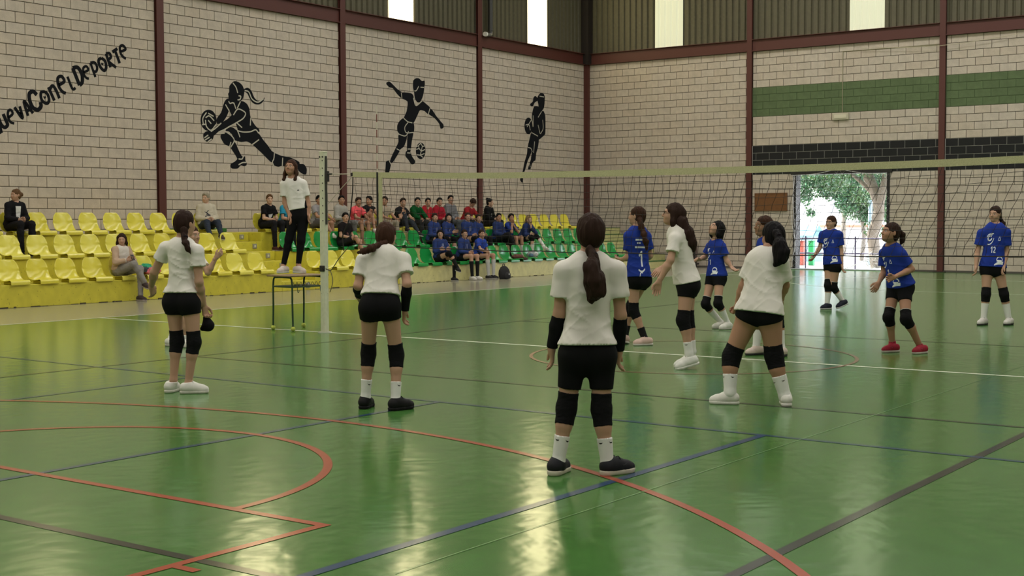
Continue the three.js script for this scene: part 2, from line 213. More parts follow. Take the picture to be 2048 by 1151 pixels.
// ---------------------------------------------------------------- painted murals and lettering on the long wall (z, y outlines)
const paintBlack = phys(lin(0.009, 0.010, 0.013), 0.85, { specularIntensity: 0.2 }), paintLine = std(lin(0.50, 0.47, 0.40), 0.85);
const MURAL = {"M":{"volley":{"fill":[[[15.727,4.697],[15.657,4.774],[15.587,4.827],[15.491,4.835],[15.394,4.806],[15.312,4.75],[15.271,4.681],[15.253,4.61],[15.274,4.504],[15.318,4.418],[15.388,4.371],[15.459,4.304],[15.528,4.3],[15.583,4.321],[15.666,4.28],[15.72,4.297],[15.76,4.355],[15.758,4.468],[15.771,4.519],[15.737,4.562]],[[15.258,4.671],[15.159,4.71],[15.075,4.686],[15.005,4.618],[14.97,4.547],[14.909,4.468],[14.824,4.422],[14.723,4.429],[14.636,4.488],[14.592,4.516],[14.608,4.458],[14.681,4.379],[14.782,4.334],[14.911,4.332],[15.009,4.377],[15.093,4.476],[15.161,4.575],[15.272,4.618]],[[15.773,4.406],[15.855,4.359],[15.911,4.273],[15.996,4.063],[16.133,3.912],[16.122,3.78],[15.946,3.842],[15.821,3.992],[15.745,4.141],[15.715,4.287]],[[15.734,4.316],[15.611,4.294],[15.388,4.371],[15.277,4.369],[15.166,4.314],[15.097,4.204],[15.072,4.039],[15.003,3.917],[14.892,3.798],[14.792,3.74],[14.779,3.667],[14.894,3.682],[15.064,3.652],[15.29,3.63],[15.457,3.652],[15.51,3.763],[15.55,3.844],[15.67,4.022],[15.737,4.141]],[[15.503,4.167],[15.336,4.157],[15.226,4.102],[15.241,4.018],[15.34,3.939],[15.508,3.846],[15.73,3.772],[15.895,3.681],[16.085,3.609],[16.247,3.499],[16.325,3.607],[16.163,3.727],[16.0,3.818],[15.781,3.933],[15.643,4.045]],[[16.471,3.589],[16.325,3.617],[16.233,3.541],[16.262,3.427],[16.356,3.362],[16.462,3.357],[16.54,3.424],[16.551,3.524]],[[16.142,3.871],[16.149,3.815],[16.168,3.762],[16.198,3.713],[16.238,3.672],[16.285,3.64],[16.337,3.618],[16.391,3.609],[16.445,3.613],[16.496,3.628],[16.541,3.655],[16.579,3.692],[16.607,3.737],[16.624,3.788],[16.629,3.842],[16.621,3.897],[16.603,3.95],[16.573,3.999],[16.534,4.04],[16.488,4.072],[16.436,4.094],[16.382,4.103],[16.328,4.101],[16.277,4.086],[16.231,4.059],[16.193,4.022],[16.164,3.977],[16.147,3.926]],[[15.813,3.706],[15.73,3.741],[15.621,3.726],[15.498,3.661],[15.29,3.63],[15.036,3.653],[14.893,3.692],[14.78,3.614],[14.667,3.493],[14.524,3.372],[14.381,3.229],[14.288,3.169],[14.362,2.942],[14.501,3.012],[14.73,3.173],[15.013,3.351],[15.181,3.416],[15.378,3.397],[15.544,3.42],[15.612,3.448],[15.652,3.549],[15.76,3.626],[15.868,3.641]],[[16.005,3.552],[15.896,3.599],[15.76,3.585],[15.652,3.508],[15.599,3.407],[15.545,3.348],[15.464,3.206],[15.383,3.085],[15.306,3.015],[15.482,2.977],[15.55,3.058],[15.658,3.177],[15.752,3.277],[15.888,3.312],[15.981,3.41],[16.025,3.479]],[[15.496,2.997],[15.328,3.035],[15.258,3.058],[15.246,2.954],[15.204,2.903],[15.22,2.84],[15.304,2.821],[15.402,2.834],[15.5,2.759],[15.666,2.754],[15.728,2.793],[15.705,2.866],[15.608,2.911],[15.524,2.965]],[[14.308,3.168],[14.147,3.142],[14.028,3.115],[13.728,3.082],[13.425,2.984],[13.458,2.852],[13.732,2.844],[14.032,2.867],[14.151,2.842],[14.299,2.869],[14.371,2.942]],[[13.487,2.917],[13.272,2.935],[13.165,2.828],[13.183,2.685],[13.291,2.682],[13.459,2.765]]],"line":[[[15.76,4.345],[15.72,4.297],[15.61,4.315],[15.53,4.176]],[[15.616,4.026],[15.475,4.175],[15.336,4.157],[15.226,4.092],[15.284,3.984],[15.508,3.857],[15.73,3.751],[15.922,3.659],[16.085,3.599]],[[16.0,3.814],[16.191,3.675],[16.325,3.597]],[[15.484,3.657],[15.29,3.64],[15.064,3.662],[14.893,3.713],[14.809,3.634]],[[15.027,3.346],[14.797,3.482]],[[14.288,3.169],[14.311,3.029],[14.356,2.953],[14.314,2.858]],[[14.005,3.072],[14.023,2.867]],[[15.538,3.731],[15.457,3.6],[15.417,3.509]],[[15.842,3.612],[15.679,3.527],[15.599,3.428],[15.717,3.253]],[[15.616,4.784],[15.521,4.692],[15.468,4.562]],[[15.442,4.496],[15.372,4.487],[15.401,4.412],[15.477,4.396]],[[15.058,3.998],[15.076,3.808]],[[15.862,4.26],[15.745,4.116]],[[15.344,3.741],[15.522,3.856]],[[15.244,4.635],[15.118,4.616],[15.008,4.45],[14.824,4.386],[14.622,4.485]],[[15.468,2.988],[15.357,2.992],[15.314,3.056]],[[15.471,2.849],[15.345,2.903],[15.218,2.913]],[[15.753,3.26],[15.704,3.382]],[[16.547,3.746],[16.562,3.886],[16.449,4.034]],[[16.478,3.912],[16.372,3.959],[16.219,3.856]],[[16.484,3.861],[16.455,3.711],[16.325,3.627],[16.162,3.768]],[[16.397,4.018],[16.234,3.957]],[[16.4,3.856],[16.309,3.78]],[[16.521,3.441],[16.406,3.512]],[[16.501,3.392],[16.368,3.463]],[[16.423,3.353],[16.302,3.425]],[[16.586,3.744],[16.454,3.762]],[[16.018,3.568],[15.897,3.582]],[[15.388,4.361],[15.488,4.199]]],"w":0.04},"foot":{"fill":[[[8.936,5.396],[8.811,5.472],[8.686,5.475],[8.561,5.413],[8.455,5.435],[8.435,5.357],[8.457,5.248],[8.48,5.112],[8.545,4.947],[8.651,4.819],[8.776,4.81],[8.879,4.923],[8.907,5.08],[8.951,5.209]],[[9.452,5.025],[9.064,5.042],[8.941,4.985],[8.901,4.842],[8.819,4.714],[8.651,4.779],[8.546,4.853],[8.398,4.797],[8.208,4.689],[8.295,4.508],[8.443,4.579],[8.653,4.592],[8.78,4.424],[8.949,4.215],[9.175,4.228],[9.358,4.323],[9.233,4.528],[9.19,4.795],[9.465,4.88]],[[10.067,5.25],[9.949,5.286],[9.791,5.208],[9.592,5.093],[9.419,5.028],[9.453,4.876],[9.633,4.973],[9.812,5.115],[9.95,5.13],[10.068,5.198]],[[8.229,4.674],[8.101,4.628],[7.93,4.476],[7.715,4.326],[7.606,4.251],[7.607,4.155],[7.738,4.129],[7.802,4.267],[8.017,4.417],[8.274,4.515]],[[9.378,4.327],[9.155,4.235],[8.949,4.228],[8.908,4.097],[8.951,3.949],[9.24,3.934],[9.281,3.853],[9.485,3.856],[9.625,3.954],[9.635,4.11],[9.541,4.233]],[[9.573,3.883],[9.219,3.922],[9.263,3.709],[9.366,3.546],[9.521,3.455],[9.591,3.352],[9.835,3.095],[9.954,3.091],[9.893,3.236],[9.682,3.527],[9.588,3.667]],[[10.112,3.111],[9.973,3.142],[9.903,3.066],[9.969,2.869],[10.078,2.645],[10.156,2.734],[10.133,2.968]],[[9.178,3.964],[8.951,3.962],[9.016,3.72],[9.081,3.425],[9.225,3.406],[9.222,3.658]],[[9.266,3.423],[9.081,3.412],[9.02,3.295],[8.885,3.167],[8.919,3.085],[9.043,3.068],[9.166,3.183],[9.296,3.285]],[[8.424,3.465],[8.43,3.413],[8.446,3.364],[8.472,3.319],[8.506,3.281],[8.546,3.252],[8.591,3.233],[8.638,3.226],[8.684,3.23],[8.728,3.246],[8.768,3.271],[8.8,3.307],[8.825,3.349],[8.84,3.397],[8.844,3.448],[8.839,3.499],[8.823,3.548],[8.798,3.593],[8.764,3.631],[8.724,3.66],[8.68,3.679],[8.633,3.687],[8.586,3.683],[8.542,3.668],[8.502,3.643],[8.469,3.607],[8.444,3.565],[8.429,3.516]]],"line":[[[8.941,4.918],[8.84,4.713],[8.567,4.852]],[[9.46,5.025],[9.433,4.87]],[[8.291,4.503],[8.221,4.666]],[[9.358,4.323],[9.195,4.245],[8.998,4.22]],[[9.175,4.228],[9.32,4.075],[9.28,3.945],[8.951,3.957]],[[9.605,3.881],[9.282,3.848],[9.157,3.978]],[[9.67,3.472],[9.522,3.429]],[[9.981,3.129],[9.915,3.04]],[[9.225,3.38],[9.073,3.38]],[[9.204,3.486],[9.072,3.492]],[[8.898,5.112],[8.815,5.127],[8.709,5.255]],[[8.626,5.235],[8.478,5.241]],[[8.832,3.489],[8.706,3.515],[8.614,3.457],[8.453,3.504]],[[8.706,3.515],[8.726,3.6],[8.629,3.671]],[[8.614,3.457],[8.645,3.336],[8.54,3.28]],[[8.645,3.336],[8.804,3.343]],[[8.476,3.39],[8.645,3.336]],[[8.726,3.6],[8.822,3.569]],[[8.614,3.457],[8.558,3.58],[8.474,3.597]],[[8.629,3.671],[8.558,3.58]]],"w":0.035},"basket":{"fill":[[[2.831,5.406],[2.686,5.521],[2.516,5.512],[2.443,5.421],[2.453,5.242],[2.493,5.074],[2.639,4.941],[2.76,4.988],[2.808,5.163],[2.856,5.296]],[[2.841,5.351],[2.976,5.409],[3.072,5.348],[3.11,5.223],[3.263,5.131],[3.192,5.068],[3.097,5.088],[3.0,5.204],[2.842,5.269]],[[3.025,5.08],[2.808,5.094],[2.664,4.953],[2.517,4.963],[2.42,4.832],[2.406,4.557],[2.422,4.253],[2.544,4.165],[2.788,4.043],[2.884,4.121],[2.836,4.164],[3.076,4.215],[3.195,4.241],[3.099,4.518],[3.169,4.731],[3.111,4.952]],[[3.132,4.462],[3.138,4.403],[3.154,4.347],[3.181,4.297],[3.216,4.253],[3.257,4.22],[3.303,4.199],[3.352,4.19],[3.4,4.194],[3.446,4.211],[3.487,4.239],[3.521,4.279],[3.547,4.326],[3.563,4.38],[3.568,4.438],[3.562,4.495],[3.546,4.551],[3.52,4.602],[3.486,4.645],[3.444,4.678],[3.398,4.7],[3.35,4.709],[3.301,4.706],[3.255,4.689],[3.214,4.661],[3.18,4.622],[3.154,4.574],[3.138,4.519]],[[3.195,4.236],[2.884,4.189],[2.778,4.044],[2.837,3.795],[2.934,3.599],[2.983,3.379],[3.222,3.398],[3.174,3.644],[3.387,3.785],[3.315,3.991]],[[3.396,3.792],[3.164,3.713],[3.245,3.56],[3.412,3.337],[3.531,3.09],[3.65,2.897],[3.65,2.762],[3.697,2.667],[3.814,2.758],[3.72,2.922],[3.649,3.086],[3.577,3.304],[3.435,3.58]],[[3.184,3.454],[3.007,3.405],[3.151,3.291],[3.247,3.111],[3.39,3.094],[3.294,3.287]]],"line":[[[2.824,4.747],[2.63,4.942]],[[2.735,5.419],[2.492,5.412]],[[2.567,4.685],[2.544,4.412],[2.69,4.234]],[[3.098,4.79],[3.099,4.436]],[[3.171,4.248],[2.836,4.156]],[[3.387,3.777],[3.221,3.751],[3.15,3.645]],[[3.019,3.978],[3.078,3.621]],[[3.431,4.418],[3.194,4.648]],[[3.511,4.468],[3.337,4.491],[3.257,4.319]],[[2.825,4.506],[2.714,4.238]],[[3.308,3.286],[3.261,3.165]]],"w":0.035}},"T":[["N",[[[21.969,3.397],[21.93,3.247]],[[21.969,3.397],[21.812,3.281]],[[21.87,3.536],[21.812,3.281]]],0.057],["U",[[[21.869,3.574],[21.808,3.444],[21.734,3.398],[21.672,3.452],[21.708,3.545],[21.766,3.666]]],0.065],["e",[[[21.647,3.597],[21.549,3.69],[21.599,3.76],[21.65,3.722],[21.653,3.606],[21.601,3.513],[21.519,3.489]]],0.048],["v",[[[21.506,3.818],[21.325,3.607],[21.385,3.845]]],0.057],["A",[[[21.197,3.663],[21.283,3.959],[21.077,3.723]],[[21.239,3.748],[21.149,3.797]]],0.057],["C",[[[20.978,4.107],[21.066,4.169],[21.15,4.12],[21.145,3.968],[21.063,3.828],[20.952,3.806],[20.886,3.879],[20.898,3.966]]],0.074],["o",[[[20.784,4.187],[20.875,4.164],[20.863,4.008],[20.744,3.945],[20.692,4.0],[20.717,4.127],[20.784,4.187]]],0.057],["n",[[[20.701,4.286],[20.563,4.019]],[[20.668,4.239],[20.602,4.323],[20.534,4.265],[20.437,4.074]]],0.061],["e",[[[20.453,4.345],[20.311,4.442],[20.379,4.536],[20.464,4.497],[20.454,4.335],[20.368,4.222],[20.28,4.189]]],0.061],["L",[[[20.232,4.542],[20.096,4.287],[20.036,4.324]]],0.052],["D",[[[20.098,4.734],[19.934,4.386]],[[20.098,4.734],[19.973,4.755],[19.867,4.604],[19.87,4.452],[19.934,4.386]]],0.074],["e",[[[19.832,4.663],[19.705,4.735],[19.757,4.801],[19.83,4.758],[19.821,4.628],[19.755,4.553],[19.695,4.545]]],0.048],["p",[[[19.651,4.886],[19.528,4.592]],[[19.651,4.886],[19.541,4.9],[19.479,4.8],[19.511,4.712],[19.589,4.713]]],0.052],["O",[[[19.366,5.015],[19.436,4.963],[19.414,4.847],[19.298,4.751],[19.247,4.811],[19.274,4.958],[19.366,5.015]]],0.061],["R",[[[19.245,5.119],[19.134,4.835]],[[19.245,5.119],[19.153,5.134],[19.117,5.059],[19.189,4.98],[18.986,4.845]]],0.057],["T",[[[19.077,5.17],[18.942,5.258]],[[19.008,5.214],[18.888,4.947]]],0.061],["e",[[[18.862,5.198],[18.723,5.27],[18.803,5.345],[18.87,5.301],[18.858,5.167],[18.788,5.091],[18.717,5.063]]],0.052]],"hearts":[[20.793,4.062],[19.345,4.884]]};
function onWall(shape, x, thick) { const g = new THREE.ExtrudeGeometry(shape, { depth: thick, bevelEnabled: false, curveSegments: 10 }); g.rotateY(Math.PI / 2); g.translate(x, 0, 0); return g; } // shape x runs along -z
function smoothShape(pts, closed = true) { const c = new THREE.CatmullRomCurve3(pts.map(p => new THREE.Vector3(-p[0], p[1], 0)), closed, 'catmullrom', 0.35); return new THREE.Shape(c.getPoints(pts.length * 3).map(v => new THREE.Vector2(v.x, v.y))); }
function strokeGeo(pts, w, x, thick = 0.002) { // thick painted line with round ends
  const c = pts.length > 2 ? new THREE.CatmullRomCurve3(pts.map(p => new THREE.Vector3(-p[0], p[1], 0)), false, 'centripetal').getPoints((pts.length - 1) * 6) : pts.map(p => new THREE.Vector3(-p[0], p[1], 0));
  const L = [], R = [];
  c.forEach((p, i) => { const a = c[Math.max(0, i - 1)], b = c[Math.min(c.length - 1, i + 1)], d = b.clone().sub(a).normalize(); L.push(new THREE.Vector2(p.x - d.y * w / 2, p.y + d.x * w / 2)); R.push(new THREE.Vector2(p.x + d.y * w / 2, p.y - d.x * w / 2)); });
  return onWall(new THREE.Shape([...L, ...R.reverse()]), x, thick);
}
const muralInfo = { volley: ['black mural of a girl digging a volleyball with a ponytail', 'volleyball'], foot: ['black mural of a boy kicking a football', 'football'], basket: ['black mural of a girl holding a basketball under her arm', 'basketball'] };
for (const k of Object.keys(muralInfo)) {
  const d = MURAL.M[k], o = tag(group('wall_mural'), muralInfo[k][0], 'mural');
  mesh('painted_figure', merge(d.fill.map((p, i) => onWall(smoothShape(p), 0.001 + i * 0.00005, 0.003))), paintBlack, o);
  d.line.forEach((p, i) => mesh('painted_line', strokeGeo(p, d.w * 0.72, 0.0046 + i * 0.00002), paintLine, o));
}
{
  const o = tag(group('wall_lettering'), 'slanting hand painted black lettering reading NUEVA CON EL DEPORTE', 'lettering');
  MURAL.T.forEach(([n, strokes, w]) => mesh('painted_letter', merge(strokes.map((s, i) => strokeGeo(s, w * 1.14, 0.001 + i * 0.0004, 0.003))), paintBlack, o));
  for (const [z, y] of MURAL.hearts) { const s = new THREE.Shape(); s.moveTo(-z, y - 0.03); s.quadraticCurveTo(-z - 0.045, y + 0.01, -z - 0.025, y + 0.03); s.quadraticCurveTo(-z - 0.005, y + 0.035, -z, y + 0.012); s.quadraticCurveTo(-z + 0.005, y + 0.035, -z + 0.025, y + 0.03); s.quadraticCurveTo(-z + 0.045, y + 0.01, -z, y - 0.03); mesh('painted_heart', onWall(s, 0.001, 0.003), paintBlack, o); }
}
// ---------------------------------------------------------------- doorway, net curtain, outdoors
const doorBlack = std(lin(0.012, 0.011, 0.013), 0.5);
{
  const o = structure(group('door_1'), 'open doorway with black steel frame in the end wall', 'door');
  mesh('jamb', bx(DOOR.x0 - 0.02, DOOR.x0 + 0.07, 0, DOOR.y1, -0.3, 0.03), doorBlack, o); mesh('jamb', bx(DOOR.x1 - 0.05, DOOR.x1 + 0.03, 0, DOOR.y1, -0.3, 0.03), doorBlack, o);
  mesh('lintel', bx(DOOR.x0 - 0.1, DOOR.x1 + 0.1, DOOR.y1 - 0.03, DOOR.y1 + 0.2, -0.3, 0.04), doorBlack, o); mesh('threshold', bx(DOOR.x0, DOOR.x1, 0, 0.03, -0.3, 0.02), std(lin(0.18, 0.17, 0.2), 0.5), o);
}
const cord = std(lin(0.62, 0.6, 0.6), 0.9);
{ // ball-stop net hung over the doorway, gathered up on a hook in the middle
  const o = tag(group('doorway_net', [8.9, 0, 0.09]), 'thin white ball stop net draped over the open doorway', 'net');
  const list = [], P = (i, j) => { const u = i / 16 * 2 - 1, v = j / 16; const sag = 0.10 * Math.sin(Math.PI * v); return [u * (1.5 + 0.05 * Math.sin(7 * v + i)) + 0.03 * Math.sin(5 * j + 2 * i), 2.86 - v * 2.83 + 0.16 * (1 - v) * Math.max(0, 1 - Math.abs(u) * 3) - 0.05 * (1 - v), 0.06 * Math.sin(3 * u + 6 * v) + sag * 0.3]; };
  for (let i = 0; i < 16; i++) for (let j = 0; j < 16; j++) { if (Math.abs(i - 8) < 7 && (i + j) % 3 === 0) continue; list.push(bar(P(i, j), P(i + 1, j + 1), 0.0016, 3)); list.push(bar(P(i + 1, j), P(i, j + 1), 0.0016, 3)); }
  const net = mesh('netting', merge(list), cord, o); net.userData.kind = 'stuff';
  mesh('top_cord', tube([[-1.5, 2.82, 0.02], [-0.7, 2.86, 0.03], [-0.1, 2.98, 0.03], [0, 3.02, 0.0], [0.1, 2.97, 0.03], [0.7, 2.85, 0.03], [1.45, 2.8, 0.02]], 0.008, 40), cord, o);
  mesh('side_cord', tube([[-1.45, 2.82, 0.02], [-1.42, 1.8, 0.05], [-1.38, 0.8, 0.03], [-1.46, 0.05, 0.1]], 0.007, 24), cord, o); mesh('side_cord', tube([[-1.40, 2.8, 0.03], [-1.46, 1.5, 0.08], [-1.36, 0.6, 0.05], [-1.7, 0.02, 0.12]], 0.007, 24), cord, o); mesh('side_cord', tube([[1.42, 2.78, 0.02], [1.39, 1.6, 0.06], [1.43, 0.7, 0.03], [1.36, 0.03, 0.1]], 0.007, 24), cord, o);
  mesh('bottom_cord', tube([[-1.6, 0.02, 0.12], [-0.6, 0.03, 0.1], [0.2, 0.05, 0.05], [0.7, 0.25, 0], [1.1, 0.42, 0], [1.42, 0.5, 0.02]], 0.01, 40), cord, o); mesh('hook', bar([0, 3.0, -0.1], [0, 3.06, 0.02], 0.012), doorBlack, o);
  const hang = []; for (let i = 0; i < 40; i++) { const a = i * 2.4, r = 0.05 + 0.16 * ((i * 37) % 10) / 10; hang.push(tube([[1.02 + r * Math.cos(a), 0.45 + r * Math.sin(a), 0.05], [1.08 + 0.22 * Math.cos(a + 1), 0.3 + 0.24 * Math.sin(a + 1), 0.1], [1.05 + r * Math.cos(a + 2.2), 0.18 + r * 0.8 * Math.sin(a + 2.2), 0.06]], 0.003, 8, 3)); } mesh('gathered_netting', merge(hang), cord, o).userData.kind = 'stuff';
}
{ // outside: paving, rail, posts, low building, walls, trees
  const paving = structure(mesh('outdoor_paving', bx(-30, 60, -0.15, -0.03, -60, -0.3), std(lin(0.50, 0.48, 0.44), 0.9, { map: blockTone })), 'sunlit pale paving outside the doorway', 'paving');
  const railM = std(lin(0.05, 0.04, 0.09), 0.5), o = tag(group('guard_rail', [8.9, 0, -1.6]), 'dark steel guard rail across the sunlit doorway', 'railing');
  for (const y of [0.91, 0.45]) mesh('rail', bar([-2.6, y, 0], [2.6, y, 0], 0.022), railM, o); for (const x of [-2.5, -1.77, -0.15, 1.5]) mesh('post', bar([x, -0.03, 0], [x, 0.98, 0], 0.026), railM, o);
  mesh('brace', bar([-1.05, -0.03, -0.4], [-1.35, 0.9, 0], 0.016), railM, o);
  for (const [x, c, n] of [[5.87, [0.55, 0.13, 0.10], 'red'], [6.22, [0.03, 0.42, 0.13], 'green']]) { const q = tag(group('playground_post', [x, 0, -4.2]), n + ' painted square post standing outside the doorway', 'post'); mesh('shaft', rbx(-0.085, 0.085, -0.03, 0.76, -0.085, 0.085, 0.02), std(lin(...c), 0.5), q); mesh('cap', rbx(-0.095, 0.095, 0.76, 0.8, -0.095, 0.095, 0.015), std(lin(...c.map(v => v * 0.7)), 0.5), q); }
  const hut = tag(group('playground_hut', [4.25, 0, -8.5]), 'pale blue hut with pitched roof seen outside the doorway', 'hut'); mesh('wall', bx(-0.45, 0.36, -0.03, 0.92, -0.5, 0.5), std(lin(0.35, 0.52, 0.58), 0.7), hut); { const s = new THREE.Shape([new THREE.Vector2(-0.62, 0), new THREE.Vector2(0.62, 0), new THREE.Vector2(0, 0.36)]); const g = new THREE.ExtrudeGeometry(s, { depth: 0.95, bevelEnabled: false }); g.rotateY(Math.PI / 2); g.translate(-0.52, 0.92, 0); mesh('roof', g, std(lin(0.16, 0.36, 0.48), 0.6), hut); }
  const gw = tag(group('garden_wall', [1, 0, -19]), 'white garden wall with brick coping beyond the paving', 'wall'); mesh('wall', bx(-16, 16, -0.1, 1.15, -0.15, 0.15), std(lin(0.75, 0.73, 0.7), 0.9), gw); for (let i = 0; i < 40; i++) mesh('coping_tile', rbx(-16 + i * 0.8, -15.24 + i * 0.8, 1.15, 1.27, -0.25, 0.25, 0.03), std(lin(0.5, 0.26, 0.17), 0.8), gw);
  const house = tag(group('house', [2, 0, -30]), 'white house with clay tile roof behind the trees', 'house'); mesh('wall', bx(-7, 5, -0.1, 4.6, -4, 3), std(lin(0.75, 0.72, 0.68), 0.9), house); { const s = new THREE.Shape([new THREE.Vector2(-4.0, 0), new THREE.Vector2(4.4, 0), new THREE.Vector2(0, 1.7)]); const g = new THREE.ExtrudeGeometry(s, { depth: 13, bevelEnabled: false }); g.rotateY(Math.PI / 2); g.translate(-7.5, 4.6, 0); mesh('roof', g, std(lin(0.5, 0.24, 0.15), 0.8), house); } for (const x of [-4.5, -1, 2.4]) mesh('window', bx(x, x + 1.2, 1.8, 3.2, 3, 3.05), std(lin(0.4, 0.42, 0.42), 0.3), house);
  // trees: trunk of tapered tubes, crown of instanced leaf blades
  const bark = std(lin(0.30, 0.25, 0.2), 0.95, { bumpMap: blockBump, bumpScale: 0.02 });
  function tree(pos, label, trunks, crowns, n, color, size) {
    const t = tag(group('tree', pos), label, 'tree');
    mesh('trunk', merge(trunks.map(([pts, r0, r1]) => { const c = new THREE.CatmullRomCurve3(pts.map(p => new THREE.Vector3(...p))); const g = new THREE.TubeGeometry(c, 14, 1, 9, false), p = g.attributes.position; const q = c.getSpacedPoints(14); for (let i = 0; i <= 14; i++) for (let j = 0; j <= 9; j++) { const k = i * 10 + j, v = new THREE.Vector3().fromBufferAttribute(p, k).sub(q[i]).multiplyScalar((r0 + (r1 - r0) * i / 14) * (1 + 0.12 * noise3(i * 0.6, j * 1.1, r0 * 9))).add(q[i]); p.setXYZ(k, v.x, v.y, v.z); } g.computeVertexNormals(); return g; })), bark, t);
    const leaf = new THREE.BufferGeometry(); leaf.setAttribute('position', new THREE.Float32BufferAttribute([0, 0, 0, 0.3, 0.5, 0.06, 0, 1, 0, -0.3, 0.5, 0.06], 3)); leaf.setIndex([0, 1, 2, 0, 2, 3]); leaf.computeVertexNormals();
    const im = new THREE.InstancedMesh(leaf, phys(lin(...color), 0.6, { side: THREE.DoubleSide, transmission: 0.35, thickness: 0 }), n); im.name = 'foliage'; im.userData.kind = 'stuff'; im.castShadow = im.receiveShadow = true;
    const m = new THREE.Matrix4(), e = new THREE.Euler(), q = new THREE.Quaternion(); let tot = 0; crowns.forEach(c => tot += c[3] ** 2);
    for (let i = 0, k = 0; k < crowns.length; k++) { const [cx, cy, cz, r] = crowns[k], cnt = k === crowns.length - 1 ? n - i : Math.round(n * r * r / tot); for (let a = 0; a < cnt && i < n; a++, i++) { const th = rnd() * 6.283, u = rnd() * 2 - 1, rr = r * Math.pow(rnd(), 0.45), s = Math.sqrt(1 - u * u); e.set(rnd() * 6, rnd() * 6, rnd() * 6); q.setFromEuler(e); const sz = size * (0.6 + 0.8 * rnd()); m.compose(new THREE.Vector3(cx + rr * s * Math.cos(th), cy + rr * u * 0.8, cz + rr * s * Math.sin(th)), q, new THREE.Vector3(sz, sz, sz)); im.setMatrixAt(i, m); im.setColorAt(i, lin(0.7 + 0.5 * rnd(), 0.75 + 0.4 * rnd(), 0.6 + 0.4 * rnd())); } }
    t.add(im);
  }
  tree([8.4, 0, -3.2], 'thick pale barked tree at the right of the doorway', [[[[0.42, -0.1, 0], [0.36, 0.5, 0], [0.3, 1.0, 0.05], [0.5, 1.7, 0], [0.34, 2.4, 0], [0.05, 3.1, 0], [0.1, 5.0, 0]], 0.19, 0.15], [[[0.4, 1.5, 0], [0.6, 2.2, 0.1], [0.8, 3.4, 0]], 0.15, 0.1], [[[0.3, 2.3, 0], [-0.3, 2.9, 0.2], [-1.1, 3.3, 0]], 0.07, 0.04]], [[-0.9, 3.3, 0, 0.8], [0.6, 3.5, 0.3, 1.0], [-2.0, 3.4, -0.6, 0.8], [0.75, 1.7, -0.5, 0.4], [0.15, 1.2, -0.5, 0.35], [-1.3, 2.7, -0.9, 0.5], [-0.4, 2.3, -1.0, 0.5], [0.9, 2.6, -0.3, 0.5]], 6500, [0.10, 0.20, 0.08], 0.1);
  tag(mesh('lamp_post', bar([7.7, -0.03, -5.6], [7.7, 2.2, -5.6], 0.07, 14), std(lin(0.36, 0.46, 0.52), 0.5)), 'pale blue steel post behind the tree outside', 'post');
  tree([5.0, 0, -10], 'leafy green tree filling the top of the doorway', [[[[0.7, -0.1, 0], [0.8, 1.0, 0], [0.6, 2.0, 0], [0.5, 3.6, 0]], 0.09, 0.05]], [[0, 3.0, 0, 0.75], [0.9, 2.7, 0.3, 0.75], [-0.9, 3.1, 0, 0.6], [0.4, 2.1, 0.5, 0.5], [1.3, 2.1, 0, 0.6], [-1.6, 3.0, 0, 0.6], [1.8, 2.9, 0, 0.8], [1.0, 1.65, 0.2, 0.35], [-1.5, 2.4, 0, 0.4], [-0.6, 2.5, 0, 0.45], [0.1, 2.3, 0, 0.5], [0.7, 2.2, 0, 0.5], [-1.3, 1.75, 0, 0.22], [1.6, 1.8, 0, 0.4], [0, 4.4, 0, 1.2]], 16000, [0.09, 0.20, 0.10], 0.11);
  tree([2.2, 0, -17], 'bushy green tree in front of the white house', [[[[0, -0.1, 0], [0, 1.2, 0], [0.1, 2.6, 0]], 0.13, 0.08]], [[0, 3.4, 0, 1.0], [1.3, 2.9, 0, 0.9], [1.9, 2.2, 0.3, 0.7], [-1.2, 3.2, 0, 0.8], [1.2, 4.2, 0, 1.2], [0.6, 1.9, 0.3, 0.6], [1.3, 1.6, 0.4, 0.5]], 9000, [0.14, 0.22, 0.12], 0.13);
}
